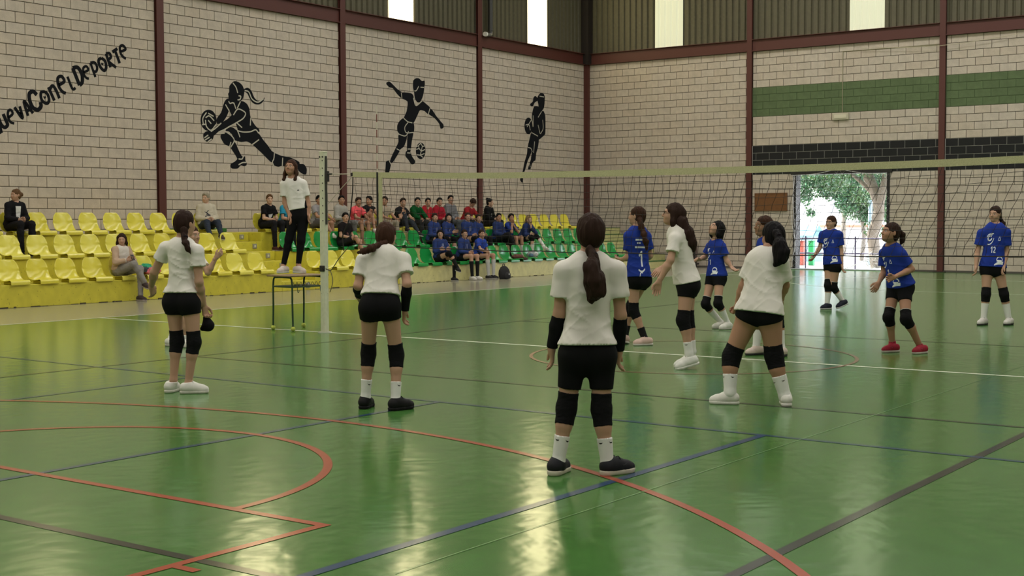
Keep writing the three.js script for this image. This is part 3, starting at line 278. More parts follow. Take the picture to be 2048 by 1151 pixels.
// ---------------------------------------------------------------- fittings on the end wall
for (const [a, b] of [[3.6, DOOR.x0 - 0.02], [DOOR.x1 + 0.03, 23.6]]) structure(mesh('baseboard_right', bx(a, b, 0, 0.055, 0, 0.02), std(lin(0.09, 0.08, 0.07), 0.9)), 'low dark skirting along the foot of the end wall', 'skirting');
{
  const o = tag(group('emergency_light', [8.9, 4.52, 0.04]), 'small pale emergency light on the wall above the doorway', 'light'); mesh('housing', rbx(-0.25, 0.25, -0.1, 0.1, -0.04, 0.03, 0.02), std(lin(0.5, 0.46, 0.36), 0.5), o); mesh('diffuser', rbx(-0.19, 0.19, -0.055, 0.055, 0.025, 0.045, 0.015), std(lin(0.62, 0.58, 0.46), 0.3), o);
  tag(mesh('conduit', merge([bar([8.94, 4.62, 0.012], [8.94, 6.42, 0.012], 0.011, 6), bar([8.94, 6.42, 0.012], [11.8, 6.40, 0.012], 0.011, 6)]), std(lin(0.33, 0.3, 0.2), 0.6)), 'thin cable conduit running up from the emergency light', 'conduit');
  tag(mesh('rope', tube([[9.5, 6.46, 0.1], [11.88, 6.35, 0.12], [14.5, 6.55, 0.1]], 0.008), std(lin(0.5, 0.45, 0.33), 0.8)), 'pale rope slung below the beam across the right column', 'rope');
  const n = tag(group('notice_board', [6.69, 2.035, 0.03]), 'brown cork notice board left of the doorway', 'board'); mesh('panel', rbx(-0.52, 0.52, -0.265, 0.265, -0.028, 0.0, 0.006), std(lin(0.20, 0.085, 0.028), 0.85, { map: blockTone }), n); mesh('frame', merge([bx(-0.53, 0.53, 0.255, 0.275, -0.028, 0.01), bx(-0.53, 0.53, -0.275, -0.255, -0.028, 0.01), bx(-0.535, -0.515, -0.275, 0.275, -0.028, 0.01), bx(0.515, 0.535, -0.275, 0.275, -0.028, 0.01)]), std(lin(0.16, 0.07, 0.025), 0.6), n);
  const e = tag(group('ball_trolley', [4.12, 0, 0.55]), 'dark storage trolley standing by the end wall', 'trolley'); mesh('bin', rbx(-0.2, 0.24, 0.15, 0.82, -0.22, 0.2, 0.03), std(lin(0.14, 0.10, 0.09), 0.8), e); mesh('handle', bar([0.3, 0.1, 0.1], [0.3, 1.02, 0.1], 0.025), doorBlack, e); for (const [x, z] of [[-0.15, -0.15], [-0.15, 0.15], [0.2, -0.15], [0.2, 0.15]]) { const g = new THREE.CylinderGeometry(0.06, 0.06, 0.04, 16); g.rotateZ(Math.PI / 2); g.translate(x, 0.06, z); mesh('wheel', g, doorBlack, e); } mesh('chassis', bx(-0.22, 0.3, 0.1, 0.15, -0.2, 0.2), doorBlack, e);
  const d = tag(group('drain_pipe', [0.12, beamY1 - 0.04, 5.45]), 'dark drain pipe running down the cladding to the beam', 'pipe'); mesh('pipe', bar([-0.02, 0.2, 0], [-0.02, 4, 0], 0.075, 16), std(lin(0.03, 0.03, 0.03), 0.35), d); mesh('elbow', tube([[-0.02, 0.22, 0], [-0.02, 0.1, 0.0], [0.02, 0.06, 0.12], [0.04, 0.06, 0.3]], 0.06, 20, 12), std(lin(0.09, 0.09, 0.09), 0.25), d); mesh('painted_glint', bar([0.04, 0.06, 0.3], [0.05, 0.06, 0.38], 0.068, 16), std(lin(0.75, 0.75, 0.75), 0.2), d);  // white end piece is a glint painted in at the pipe foot
}
// ---------------------------------------------------------------- bleachers
const yel = noiseTex(256, (u, v) => { const n = 0.94 + 0.05 * tor(u, v, 10, 7), s = tor(u, v, 30, 8) > 0.62 ? 0.86 : 1; return [n * s, n * s, n * s]; }, true);
const yellowPaint = phys(lin(0.66, 0.59, 0.055), 0.4, { map: yel }), litYellowPaint = phys(lin(0.70, 0.66, 0.30), 0.45, { map: yel }), darkGreenPaint = phys(lin(0.03, 0.14, 0.03), 0.5), gapMat = std(lin(0.05, 0.04, 0.015), 1);  // right-hand stand: light on its front is put into the paler yellow
const TX = [3.5, 2.66, 1.82], TY = [0.40, 0.82, 1.245];
function standSection(z0, z1, label, mat) {
  const o = tag(group('bleacher', [0, 0, 0]), label, 'bleacher');
  for (let k = 0; k < 3; k++) { const g = rbx(0.17, TX[k], k ? TY[k - 1] : 0, TY[k], z0, z1, 0.012); boxUV(g, 0.6); mesh('tier', g, mat, o); }
  const chips = []; for (let z = z0; z < z1; z += 0.16) if (rnd() < 0.55) { const w = 0.05 + rnd() * 0.16, h = 0.008 + rnd() * 0.016; chips.push(bx(TX[0] - 0.002, TX[0] + 0.0015, 0, h, z, Math.min(z1, z + w))); } mesh('paint_chips', merge(chips), gapMat, o).userData.kind = 'stuff';
  return o;
}
standSection(17.5, 30, 'yellow painted concrete bleacher left of the aisle steps', yellowPaint);
standSection(13.65, 16.5, 'yellow painted concrete bleacher behind the net post', yellowPaint);
standSection(2.5, 13.65, 'yellow concrete bleacher coloured paler as if lit, with green seats behind the net', litYellowPaint);
function stairs(z0, z1, label, mat, top, lights) {
  const o = tag(group('aisle_steps'), label, 'steps');
  const faces = [3.5, 3.1, 2.7, 2.27, 1.85, 1.43];
  faces.forEach((x, i) => { const g = rbx(0.17, x, i * 0.2075, (i + 1) * 0.2075, z0 + 0.002, z1 - 0.002, 0.01); boxUV(g, 0.6); mesh('step', g, mat, o); if (top) mesh('tread', bx(0.18, x + 0.01, (i + 1) * 0.2075, (i + 1) * 0.2075 + 0.012, z0 + 0.01, z1 - 0.01), top, o);
    if (lights && i !== 1) { const q = mesh('step_light', rbx(x - 0.005, x + 0.022, i * 0.2075 + 0.05, i * 0.2075 + 0.16, (z0 + z1) / 2 - 0.33, (z0 + z1) / 2 - 0.21, 0.008), std(lin(0.28, 0.27, 0.22), 0.4), o); mesh('lens', rbx(x + 0.018, x + 0.028, i * 0.2075 + 0.08, i * 0.2075 + 0.13, (z0 + z1) / 2 - 0.295, (z0 + z1) / 2 - 0.245, 0.004), std(lin(0.55, 0.54, 0.46), 0.3), q); } });
  return o;
}
stairs(16.5, 17.5, 'yellow aisle steps with small grey step lights', yellowPaint, null, true);
stairs(0.15, 2.5, 'yellow and green end steps beside the end wall', litYellowPaint, darkGreenPaint, false);
tag(mesh('kerb_block', rbx(0.3, 0.6, 1.2465, 1.34, 16.4, 17.9, 0.02), darkGreenPaint), 'long dark green block at the top of the aisle steps', 'block');
// bucket seats: one moulded shell, lip at x = 0, back towards -x
function seatShell() {
  const prof = new THREE.CatmullRomCurve3([[0.012, -0.075], [0.012, -0.02], [-0.015, 0.004], [-0.10, -0.006], [-0.20, -0.02], [-0.28, -0.022], [-0.33, 0.004], [-0.36, 0.065], [-0.382, 0.155], [-0.402, 0.265], [-0.418, 0.335], [-0.427, 0.36]].map(p => new THREE.Vector3(p[0], p[1], 0)), false, 'centripetal');
  const NV = 30, NU = 14, pos = [], idx = [], P = prof.getSpacedPoints(NV);
  const half = v => { const b = v < 0.14 ? 0.19 : v < 0.5 ? 0.19 + 0.035 * (v - 0.14) / 0.36 : 0.225; const t = Math.max(0, (v - 0.66) / 0.34); return b * Math.sqrt(Math.max(0.0, 1 - Math.pow(t, 3) * 0.7)); };
  const A0 = prof.getPointAt(0.2), A1 = prof.getPointAt(0.9);
  for (let side = 0; side < 2; side++) for (let i = 0; i <= NV; i++) { const v = i / NV, w = half(v), T = P[Math.min(NV, i + 1)].clone().sub(P[Math.max(0, i - 1)]).normalize(), N = new THREE.Vector3(T.y, -T.x, 0).multiplyScalar(-1);
    const n = new THREE.Vector3(-N.x, -N.y, 0); if (n.y < 0 && v < 0.5) n.multiplyScalar(-1);
    for (let j = 0; j <= NU; j++) { const u = j / NU * 2 - 1, a = Math.abs(u); const cq = Math.max(0, Math.min(1, (v - 0.2) / 0.7)), wing = v > 0.2 && v < 0.9 ? 0.3 * Math.pow(a, 2.5) * Math.pow(Math.sin(cq * Math.PI), 0.7) : 0; const x = P[i].x + (A0.x + (A1.x - A0.x) * cq - P[i].x) * wing + (v > 0.75 ? 0.02 * a * a : 0), y = P[i].y + (A0.y + (A1.y - A0.y) * cq - P[i].y) * wing; const off = side ? 0.007 : 0; pos.push(x - (side ? off * (v > 0.5 ? 1 : 0.2) : 0), y - (side ? off * (v > 0.5 ? 0.2 : 1) : 0), u * w); } }
  const S = (NV + 1) * (NU + 1), id = (s, i, j) => s * S + i * (NU + 1) + j;
  for (let i = 0; i < NV; i++) for (let j = 0; j < NU; j++) { idx.push(id(0, i, j), id(0, i, j + 1), id(0, i + 1, j + 1), id(0, i, j), id(0, i + 1, j + 1), id(0, i + 1, j)); idx.push(id(1, i, j), id(1, i + 1, j + 1), id(1, i, j + 1), id(1, i, j), id(1, i + 1, j), id(1, i + 1, j + 1)); }
  for (let i = 0; i < NV; i++) for (const j of [0, NU]) { const a = id(0, i, j), b = id(0, i + 1, j), c = id(1, i + 1, j), d = id(1, i, j); j ? idx.push(a, d, c, a, c, b) : idx.push(a, b, c, a, c, d); }
  for (let j = 0; j < NU; j++) for (const i of [0, NV]) { const a = id(0, i, j), b = id(0, i, j + 1), c = id(1, i, j + 1), d = id(1, i, j); idx.push(a, b, c, a, c, d); }
  const g = new THREE.BufferGeometry(); g.setAttribute('position', new THREE.Float32BufferAttribute(pos, 3)); g.setIndex(idx); g.computeVertexNormals(); return g;
}
const shell = seatShell(), seatFoot = rbx(-0.32, -0.05, -0.05, 0.0, -0.12, 0.12, 0.01); seatFoot.translate(0, -0.022, 0);
const yellowPlastic = ['0.70,0.63,0.075', '0.67,0.595,0.055', '0.72,0.66,0.10'].map(s => phys(lin(...s.split(',').map(Number)), 0.22, { side: THREE.DoubleSide, clearcoat: 0.3, clearcoatRoughness: 0.15 })), greenPlastic = ['0.012,0.27,0.055', '0.014,0.30,0.06'].map(s => phys(lin(...s.split(',').map(Number)), 0.2, { side: THREE.DoubleSide, clearcoat: 0.3, clearcoatRoughness: 0.15 }));
const SEAT_Y = 0.075, rowNames = ['front', 'middle', 'back'];
const leftZ = [], rightZ = [];
for (let k = -2; k <= 10; k++) leftZ.push(23.83 - 0.588 * k); leftZ.reverse();                    // counted from the aisle
for (let k = 0; k < 5; k++) rightZ.push(16.2 - 0.55 * k); for (let k = 0; k < 19; k++) rightZ.push(13.37 - 0.545 * k);
function seat(row, z, green, label, grp) {
  const o = group('bucket_seat', [TX[row] + 0.03, TY[row] + SEAT_Y, z]); tag(o, label, 'seat', grp);
  const set = green ? greenPlastic : yellowPlastic; mesh('shell', shell, set[Math.floor(rnd() * set.length)], o); mesh('mounting_block', seatFoot, green ? darkGreenPaint : yellowPaint, o);
}
for (let r = 0; r < 3; r++) {
  leftZ.forEach((z, i) => seat(r, z, false, `yellow plastic bucket seat, ${ord(i)} left of the aisle steps in the ${rowNames[r]} row`, 'bleacher seats left of the aisle'));
  rightZ.forEach((z, i) => { const g = r === 1 || (r === 0 && z < 13.5); seat(r, z, g, `${g ? 'green' : 'yellow'} plastic bucket seat, ${ord(i)} right of the aisle steps in the ${rowNames[r]} row`, 'bleacher seats right of the aisle'); });
}
// ---------------------------------------------------------------- volleyball net, post, umpire's desk
const NZ = 24.615, postPaint = std(lin(0.66, 0.67, 0.50), 0.5, { map: noiseTex(256, (u, v) => { const a = tor(u, v, 26, 11) + 0.4 * tor(u, v, 70, 12); return a > 0.95 ? [0.3, 0.24, 0.17] : [0.95, 0.95, 0.95].map(q => q + 0.04 * tor(u, v, 12, 3)); }, true) });
{
  const o = tag(group('net_post', [11.56, 0, NZ]), 'cream painted volleyball net post with worn patches', 'net post');
  const g = rbx(-0.042, 0.042, 0, 2.41, -0.04, 0.04, 0.012, 3); boxUV(g, 1.2); mesh('shaft', g, postPaint, o);
  mesh('cap', rbx(-0.045, 0.045, 2.405, 2.425, -0.043, 0.043, 0.008), postPaint, o);
  mesh('slide_rail', bx(0.042, 0.057, 1.45, 2.36, -0.014, 0.014), std(lin(0.03, 0.03, 0.025), 0.5), o);
  for (let i = 0; i < 9; i++) { const q = new THREE.CylinderGeometry(0.008, 0.008, 0.008, 12); q.rotateX(Math.PI / 2); q.translate(0.022, 1.5 + i * 0.1, 0.041); mesh('bolt', q, std(lin(0.04, 0.035, 0.03), 0.5), o); }
  for (const x of [-0.026, 0.026]) { const q = new THREE.CylinderGeometry(0.012, 0.012, 0.01, 14); q.rotateX(Math.PI / 2); q.translate(x, 2.35, 0.041); mesh('bolt', q, std(lin(0.03, 0.028, 0.025), 0.5), o); }
  mesh('rope_hook', merge([bx(0.057, 0.09, 2.02, 2.16, -0.02, 0.02), bar([0.09, 2.12, 0], [0.16, 2.12, 0], 0.012)]), std(lin(0.02, 0.02, 0.02), 0.4), o);
  mesh('cleat', merge([rbx(-0.046, 0.046, 0.82, 0.9, 0.03, 0.052, 0.01), bar([0.02, 0.86, 0.05], [0.05, 0.86, 0.085], 0.014)]), std(lin(0.015, 0.013, 0.013), 0.5), o);
  mesh('floor_socket', new THREE.CylinderGeometry(0.09, 0.095, 0.012, 24).translate(0, 0.006, 0), std(lin(0.35, 0.36, 0.28), 0.5), o);
}
const netTop = x => 2.065 + 0.078 * Math.pow(Math.abs(x - 17.1) / 5, 3), NX0 = 12.09, NX1 = 22.1;
{
  const o = tag(group('volleyball_net', [0, 0, NZ]), 'volleyball net with cream top tape and dark square mesh', 'net');
  const tapeM = std(lin(0.60, 0.585, 0.34), 0.8, { map: noiseTex(256, (u, v) => { const n = 0.9 + 0.12 * tor(u, v, 40, 13); return tor(u, v, 60, 9) > 0.55 ? [n * 0.8, n * 0.78, n * 0.65] : [n, n, n]; }, true, 4, 1), side: THREE.DoubleSide });
  { const n = 60, pos = [], uv = [], idx = []; for (let i = 0; i <= n; i++) { const x = NX0 + (NX1 - NX0) * i / n, y = netTop(x); for (const [yy, zz] of [[0, 0.008], [-0.072, 0.008], [-0.072, -0.008], [0, -0.008]]) { pos.push(x, y + yy, zz + 0.003 * Math.sin(x * 9)); uv.push(x * 0.5, yy * 8); } if (i) for (let k = 0; k < 4; k++) { const a = (i - 1) * 4 + k, b = (i - 1) * 4 + (k + 1) % 4; idx.push(a, b, b + 4, a, b + 4, a + 4); } } const g = new THREE.BufferGeometry(); g.setAttribute('position', new THREE.Float32BufferAttribute(pos, 3)); g.setAttribute('uv', new THREE.Float32BufferAttribute(uv, 2)); g.setIndex(idx); mesh('top_tape', flat(g), tapeM, o).geometry.computeVertexNormals(); }
  const cordM = std(lin(0.018, 0.014, 0.012), 0.8), rows = 10, list = [];
  const lean = (x, y) => { const d = netTop(x) - y; return 0.10 * Math.sin(x * 0.55 + 0.4) * (d > 0.3 ? 1 : d / 0.3) * Math.min(1, d / 0.9) - (x > 18.5 ? 0.16 : 0.07) * Math.max(0, d - 0.25) / 0.7 - 0.05 * d + 0.012 * Math.sin(x * 23 + y * 17); };
  const Q = (x, j) => { const y = netTop(x) - 0.07 - j * 0.0875; return [x + lean(x, y), y + 0.008 * Math.sin(x * 7.3 + j * 1.7), 0.006 * Math.sin(x * 11 + j)]; };
  for (let x = NX0 + 0.05; x < NX1; x += 0.1) for (let j = 0; j < rows; j++) list.push(bar(Q(x, j), Q(x, j + 1), 0.0026, 3));
  for (let j = 1; j < rows; j++) for (let x = NX0 + 0.05; x < NX1 - 0.1; x += 0.1) list.push(bar(Q(x, j), Q(x + 0.1, j), 0.0026, 3));
  mesh('netting', merge(list), cordM, o).userData.kind = 'stuff';
  const bot = []; for (let x = NX0; x <= NX1; x += 0.5) bot.push([x, Q(x, rows)[1], 0]); mesh('bottom_cord', tube(bot, 0.0065, 80), cordM, o);
  mesh('edge_cord', tube([[NX0 + 0.005, netTop(NX0) - 0.02, 0], [NX0 + 0.0, 1.85, 0.01], [NX0 - 0.06, 1.5, 0.02], [NX0 - 0.16, 1.3, 0.03], [NX0 - 0.17, 1.1, 0.0]], 0.008, 30), cordM, o);
  mesh('side_band', rbx(12.545, 12.6, 1.12, netTop(12.57), -0.01, 0.012, 0.004), tapeM, o);
  const an = group('antenna', [12.53, 0, NZ + 0.015]); tag(an, 'red and white striped net antenna rising above the tape', 'antenna');
  const rw = [std(lin(0.16, 0.02, 0.015), 0.4), std(lin(0.66, 0.62, 0.5), 0.4)]; for (let i = 0; i < 18; i++) mesh('stripe', bar([0, 1.17 + i * 0.1, 0], [0, 1.27 + i * 0.1, 0], 0.006, 8), i < 9 ? std(lin(0.02, 0.012, 0.012), 0.5) : rw[i % 2], an);
  mesh('sleeve', bar([0, 1.18, 0], [0, netTop(12.53), 0], 0.012, 8), std(lin(0.015, 0.013, 0.013), 0.6), an);
  const ropeM = std(lin(0.5, 0.45, 0.36), 0.8);
  mesh('tension_rope', tube([[11.7, 2.12, 0], [11.9, 2.115, 0], [NX0, netTop(NX0) - 0.03, 0]], 0.006, 16), ropeM, o); mesh('tension_rope', tube([[11.64, 1.72, 0], [11.85, 1.9, 0], [NX0, netTop(NX0) - 0.06, 0]], 0.0045, 16), ropeM, o);
  mesh('buckle', rbx(NX0 - 0.03, NX0 + 0.01, netTop(NX0) - 0.06, netTop(NX0) - 0.015, -0.015, 0.015, 0.006), cordM, o);
  mesh('lower_rope', tube([[11.62, 0.86, 0.03], [11.72, 0.84, 0.05], [11.85, 1.0, 0.02], [12.0, 1.15, 0]], 0.006, 20), std(lin(0.1, 0.1, 0.04), 0.7), o); mesh('rope_end', tube([[11.62, 0.85, 0.03], [11.7, 0.84, 0.04], [11.76, 0.7, 0.05], [11.72, 0.55, 0.06]], 0.006, 20), std(lin(0.14, 0.13, 0.05), 0.7), o);
}
{
  const o = tag(group('school_desk', [10.9, 0, 24.45], -0.1), 'school desk with green steel legs and tennis ball feet beside the net post', 'desk');
  const gm = std(lin(0.018, 0.05, 0.022), 0.4), wood = std(lin(0.30, 0.2, 0.1), 0.5, { map: noiseTex(256, (u, v) => { const n = 0.85 + 0.12 * Math.sin(v * 60 + 3 * tor(u, v, 6, 2)) * 0.5 + 0.06 * tor(u, v, 60, 3); return [n, n, n]; }, true) });
  const top = rbx(-0.25, 0.25, 0.738, 0.76, -0.35, 0.35, 0.008); boxUV(top, 1.5); mesh('desktop', top, wood, o);
  const ball = std(lin(0.45, 0.5, 0.09), 0.95);
  for (const z of [-0.27, 0.27]) { mesh('leg_frame', tube([[-0.215, 0.03, z * 1.0], [-0.205, 0.35, z], [-0.2, 0.66, z], [-0.18, 0.72, z], [-0.12, 0.728, z], [0.12, 0.728, z], [0.18, 0.72, z], [0.2, 0.66, z], [0.205, 0.35, z], [0.215, 0.03, z]], 0.013, 60, 10), gm, o);
    for (const x of [-0.215, 0.215]) { const g = new THREE.SphereGeometry(0.033, 18, 14); g.translate(x, 0.033, z); mesh('tennis_ball_foot', g, ball, o); } }
  for (const x of [-0.2, 0.2]) mesh('side_rail', bar([x, 0.6, -0.27], [x, 0.6, 0.27], 0.011, 10), gm, o);
  for (const z of [-0.272, 0.272]) mesh('cross_rail', bar([-0.2, 0.6, z], [0.2, 0.6, z], 0.011, 10), gm, o);
  { const w = []; for (let i = 0; i <= 40; i++) w.push([0.18, 0.64 + 0.022 * Math.sin(i * 1.2), -0.26 + 0.52 * i / 40]); mesh('basket_wire', tube(w, 0.004, 120, 5), gm, o); mesh('basket_shelf', bx(-0.2, 0.2, 0.597, 0.607, -0.26, 0.26), gm, o); }
  for (const z of [-0.2, 0.2]) mesh('bag_hook', tube([[0.232, 0.6, z], [0.236, 0.54, z], [0.245, 0.525, z], [0.262, 0.535, z], [0.262, 0.56, z]], 0.005, 16, 6), gm, o);
}
// ---------------------------------------------------------------- bags and clothes
function blob(name, label, cat, pos, parts) { const o = tag(group(name, pos), label, cat); parts.forEach(([n, r, p, s, c, f]) => { const g = new THREE.SphereGeometry(r, 28, 20), q = g.attributes.position; for (let i = 0; i < q.count; i++) { const v = new THREE.Vector3().fromBufferAttribute(q, i).multiply(new THREE.Vector3(...s)); const k = 1 + f * noise3(v.x * 14 + p[0] * 30, v.y * 14, v.z * 14) + f * 0.5 * noise3(v.x * 40, v.y * 40, v.z * 40 + p[2]); v.multiplyScalar(k); if (v.y < -r * s[1] * 0.6) v.y = -r * s[1] * 0.6; q.setXYZ(i, v.x + p[0], v.y + p[1], v.z + p[2]); } g.computeVertexNormals(); mesh(n, g, std(lin(...c), 0.85), o); }); return o; }
{
  const o = blob('backpack', 'black backpack standing on the floor against the bleacher', 'backpack', [3.98, -0.072, 10.12], [['body', 0.2, [0, 0.2, 0], [0.62, 1.05, 0.95], [0.012, 0.012, 0.014], 0.05], ['front_pocket', 0.13, [0.1, 0.15, 0], [0.5, 0.85, 0.95], [0.014, 0.014, 0.016], 0.05]]);
  const c = new THREE.CylinderGeometry(0.022, 0.022, 0.006, 20); c.rotateZ(Math.PI / 2); c.translate(0.172, 0.2, 0.02); mesh('round_badge', c, std(lin(0.6, 0.6, 0.6), 0.5), o); mesh('carry_loop', tube([[-0.02, 0.38, -0.05], [-0.02, 0.45, -0.03], [-0.02, 0.45, 0.03], [-0.02, 0.38, 0.05]], 0.01, 16, 6), doorBlack, o);
  blob('clothes_pile', 'pink and green heap of clothes on a front row seat', 'clothes', [3.3, 0.455, 20.87], [['green_garment', 0.11, [-0.06, 0.15, 0.02], [1.1, 0.7, 1.2], [0.02, 0.28, 0.14], 0.2], ['pink_garment', 0.12, [0.05, 0.08, -0.05], [1.1, 0.7, 1.3], [0.55, 0.13, 0.16], 0.2], ['dark_garment', 0.1, [-0.02, 0.11, 0.1], [1.1, 0.7, 1.1], [0.04, 0.05, 0.06], 0.2]]);
  blob('rolled_jacket', 'brown rolled jacket lying on a green front row seat', 'jacket', [3.42, 0.45, 8.75], [['jacket_body', 0.1, [0, 0.08, 0], [1.2, 0.7, 2.2], [0.10, 0.035, 0.025], 0.12], ['sleeve', 0.05, [0.12, 0.02, -0.2], [0.9, 0.9, 2.0], [0.05, 0.02, 0.018], 0.15]]);
  blob('shoe_bag', 'grey and white bag on a green front row seat', 'bag', [3.38, 0.45, 8.0], [['bag_body', 0.12, [0, 0.12, 0], [1.1, 0.85, 1.5], [0.26, 0.28, 0.28], 0.14], ['white_stripe', 0.085, [0.07, 0.13, -0.04], [0.9, 0.9, 1.1], [0.55, 0.57, 0.56], 0.12], ['blue_pocket', 0.07, [0.06, 0.1, 0.14], [1.0, 0.9, 0.9], [0.07, 0.13, 0.2], 0.1]]);
}
// ---------------------------------------------------------------- people: smooth distance fields meshed with surface nets
const V = (x, y, z) => new THREE.Vector3(x, y, z);
class Field {
  constructor() { this.p = []; this.cuts = []; this.noise = null; }
  cap(a, b, ra, rb = ra, k = 0.03, flatA = false, flatB = false, sub = false) { const d = b.clone().sub(a), l2 = Math.max(1e-9, d.lengthSq()); this.p.push({ t: 0, ax: a.x, ay: a.y, az: a.z, dx: d.x, dy: d.y, dz: d.z, l2, len: Math.sqrt(l2), ra, rb, k, flatA, flatB, sub }); this.grow(a, ra, sub); this.grow(b, rb, sub); return this; }
  ell(c, R, X, Y, Z, k = 0.02, sub = false) { this.p.push({ t: 1, ax: c.x, ay: c.y, az: c.z, rx: R[0], ry: R[1], rz: R[2], X, Y, Z, k, sub }); this.grow(c, Math.max(...R), sub); return this; }
  cut(n, p, k = 0) { this.cuts.push([n.x, n.y, n.z, n.dot(p), k]); return this; } // keeps n.x <= n.p
  grow(c, r, sub) { if (sub) return; if (!this.lo) { this.lo = V(1e9, 1e9, 1e9); this.hi = V(-1e9, -1e9, -1e9); } this.lo.min(V(c.x - r, c.y - r, c.z - r)); this.hi.max(V(c.x + r, c.y + r, c.z + r)); }
  at(x, y, z) {
    let d = 1e3;
    for (const q of this.p) {
      let e; const px = x - q.ax, py = y - q.ay, pz = z - q.az;
      if (q.t === 0) {
        const tt = (px * q.dx + py * q.dy + pz * q.dz) / q.l2, t = tt < 0 ? 0 : tt > 1 ? 1 : tt;
        const s = (tt < 0 && q.flatA) || (tt > 1 && q.flatB) ? tt : t;
        const ex = px - q.dx * s, ey = py - q.dy * s, ez = pz - q.dz * s;
        e = Math.sqrt(ex * ex + ey * ey + ez * ez) - (q.ra + (q.rb - q.ra) * t);
        if (q.flatA && -tt * q.len > e) e = -tt * q.len; if (q.flatB && (tt - 1) * q.len > e) e = (tt - 1) * q.len;
      } else {
        const a = px * q.X.x + py * q.X.y + pz * q.X.z, b = px * q.Y.x + py * q.Y.y + pz * q.Y.z, c = px * q.Z.x + py * q.Z.y + pz * q.Z.z;
        const u = a / q.rx, v = b / q.ry, w = c / q.rz, k0 = Math.sqrt(u * u + v * v + w * w), k1 = Math.sqrt(u * u / (q.rx * q.rx) + v * v / (q.ry * q.ry) + w * w / (q.rz * q.rz));
        e = k1 < 1e-9 ? -Math.min(q.rx, q.ry, q.rz) : k0 * (k0 - 1) / k1;
      }
      if (q.sub) { const h = Math.max(q.k - Math.abs(-e - d), 0) / q.k; d = Math.max(d, -e) + h * h * q.k * 0.25; }
      else { const h = Math.max(q.k - Math.abs(e - d), 0) / q.k; d = Math.min(d, e) - h * h * q.k * 0.25; }
    }
    if (this.noise && d < 0.04 && d > -0.04) d += this.noise(x, y, z);
    for (const c of this.cuts) { const e = x * c[0] + y * c[1] + z * c[2] - c[3]; if (c[4]) { const h = Math.max(c[4] - Math.abs(e - d), 0) / c[4]; d = Math.max(d, e) + h * h * c[4] * 0.25; } else if (e > d) d = e; }
    return d;
  }
}
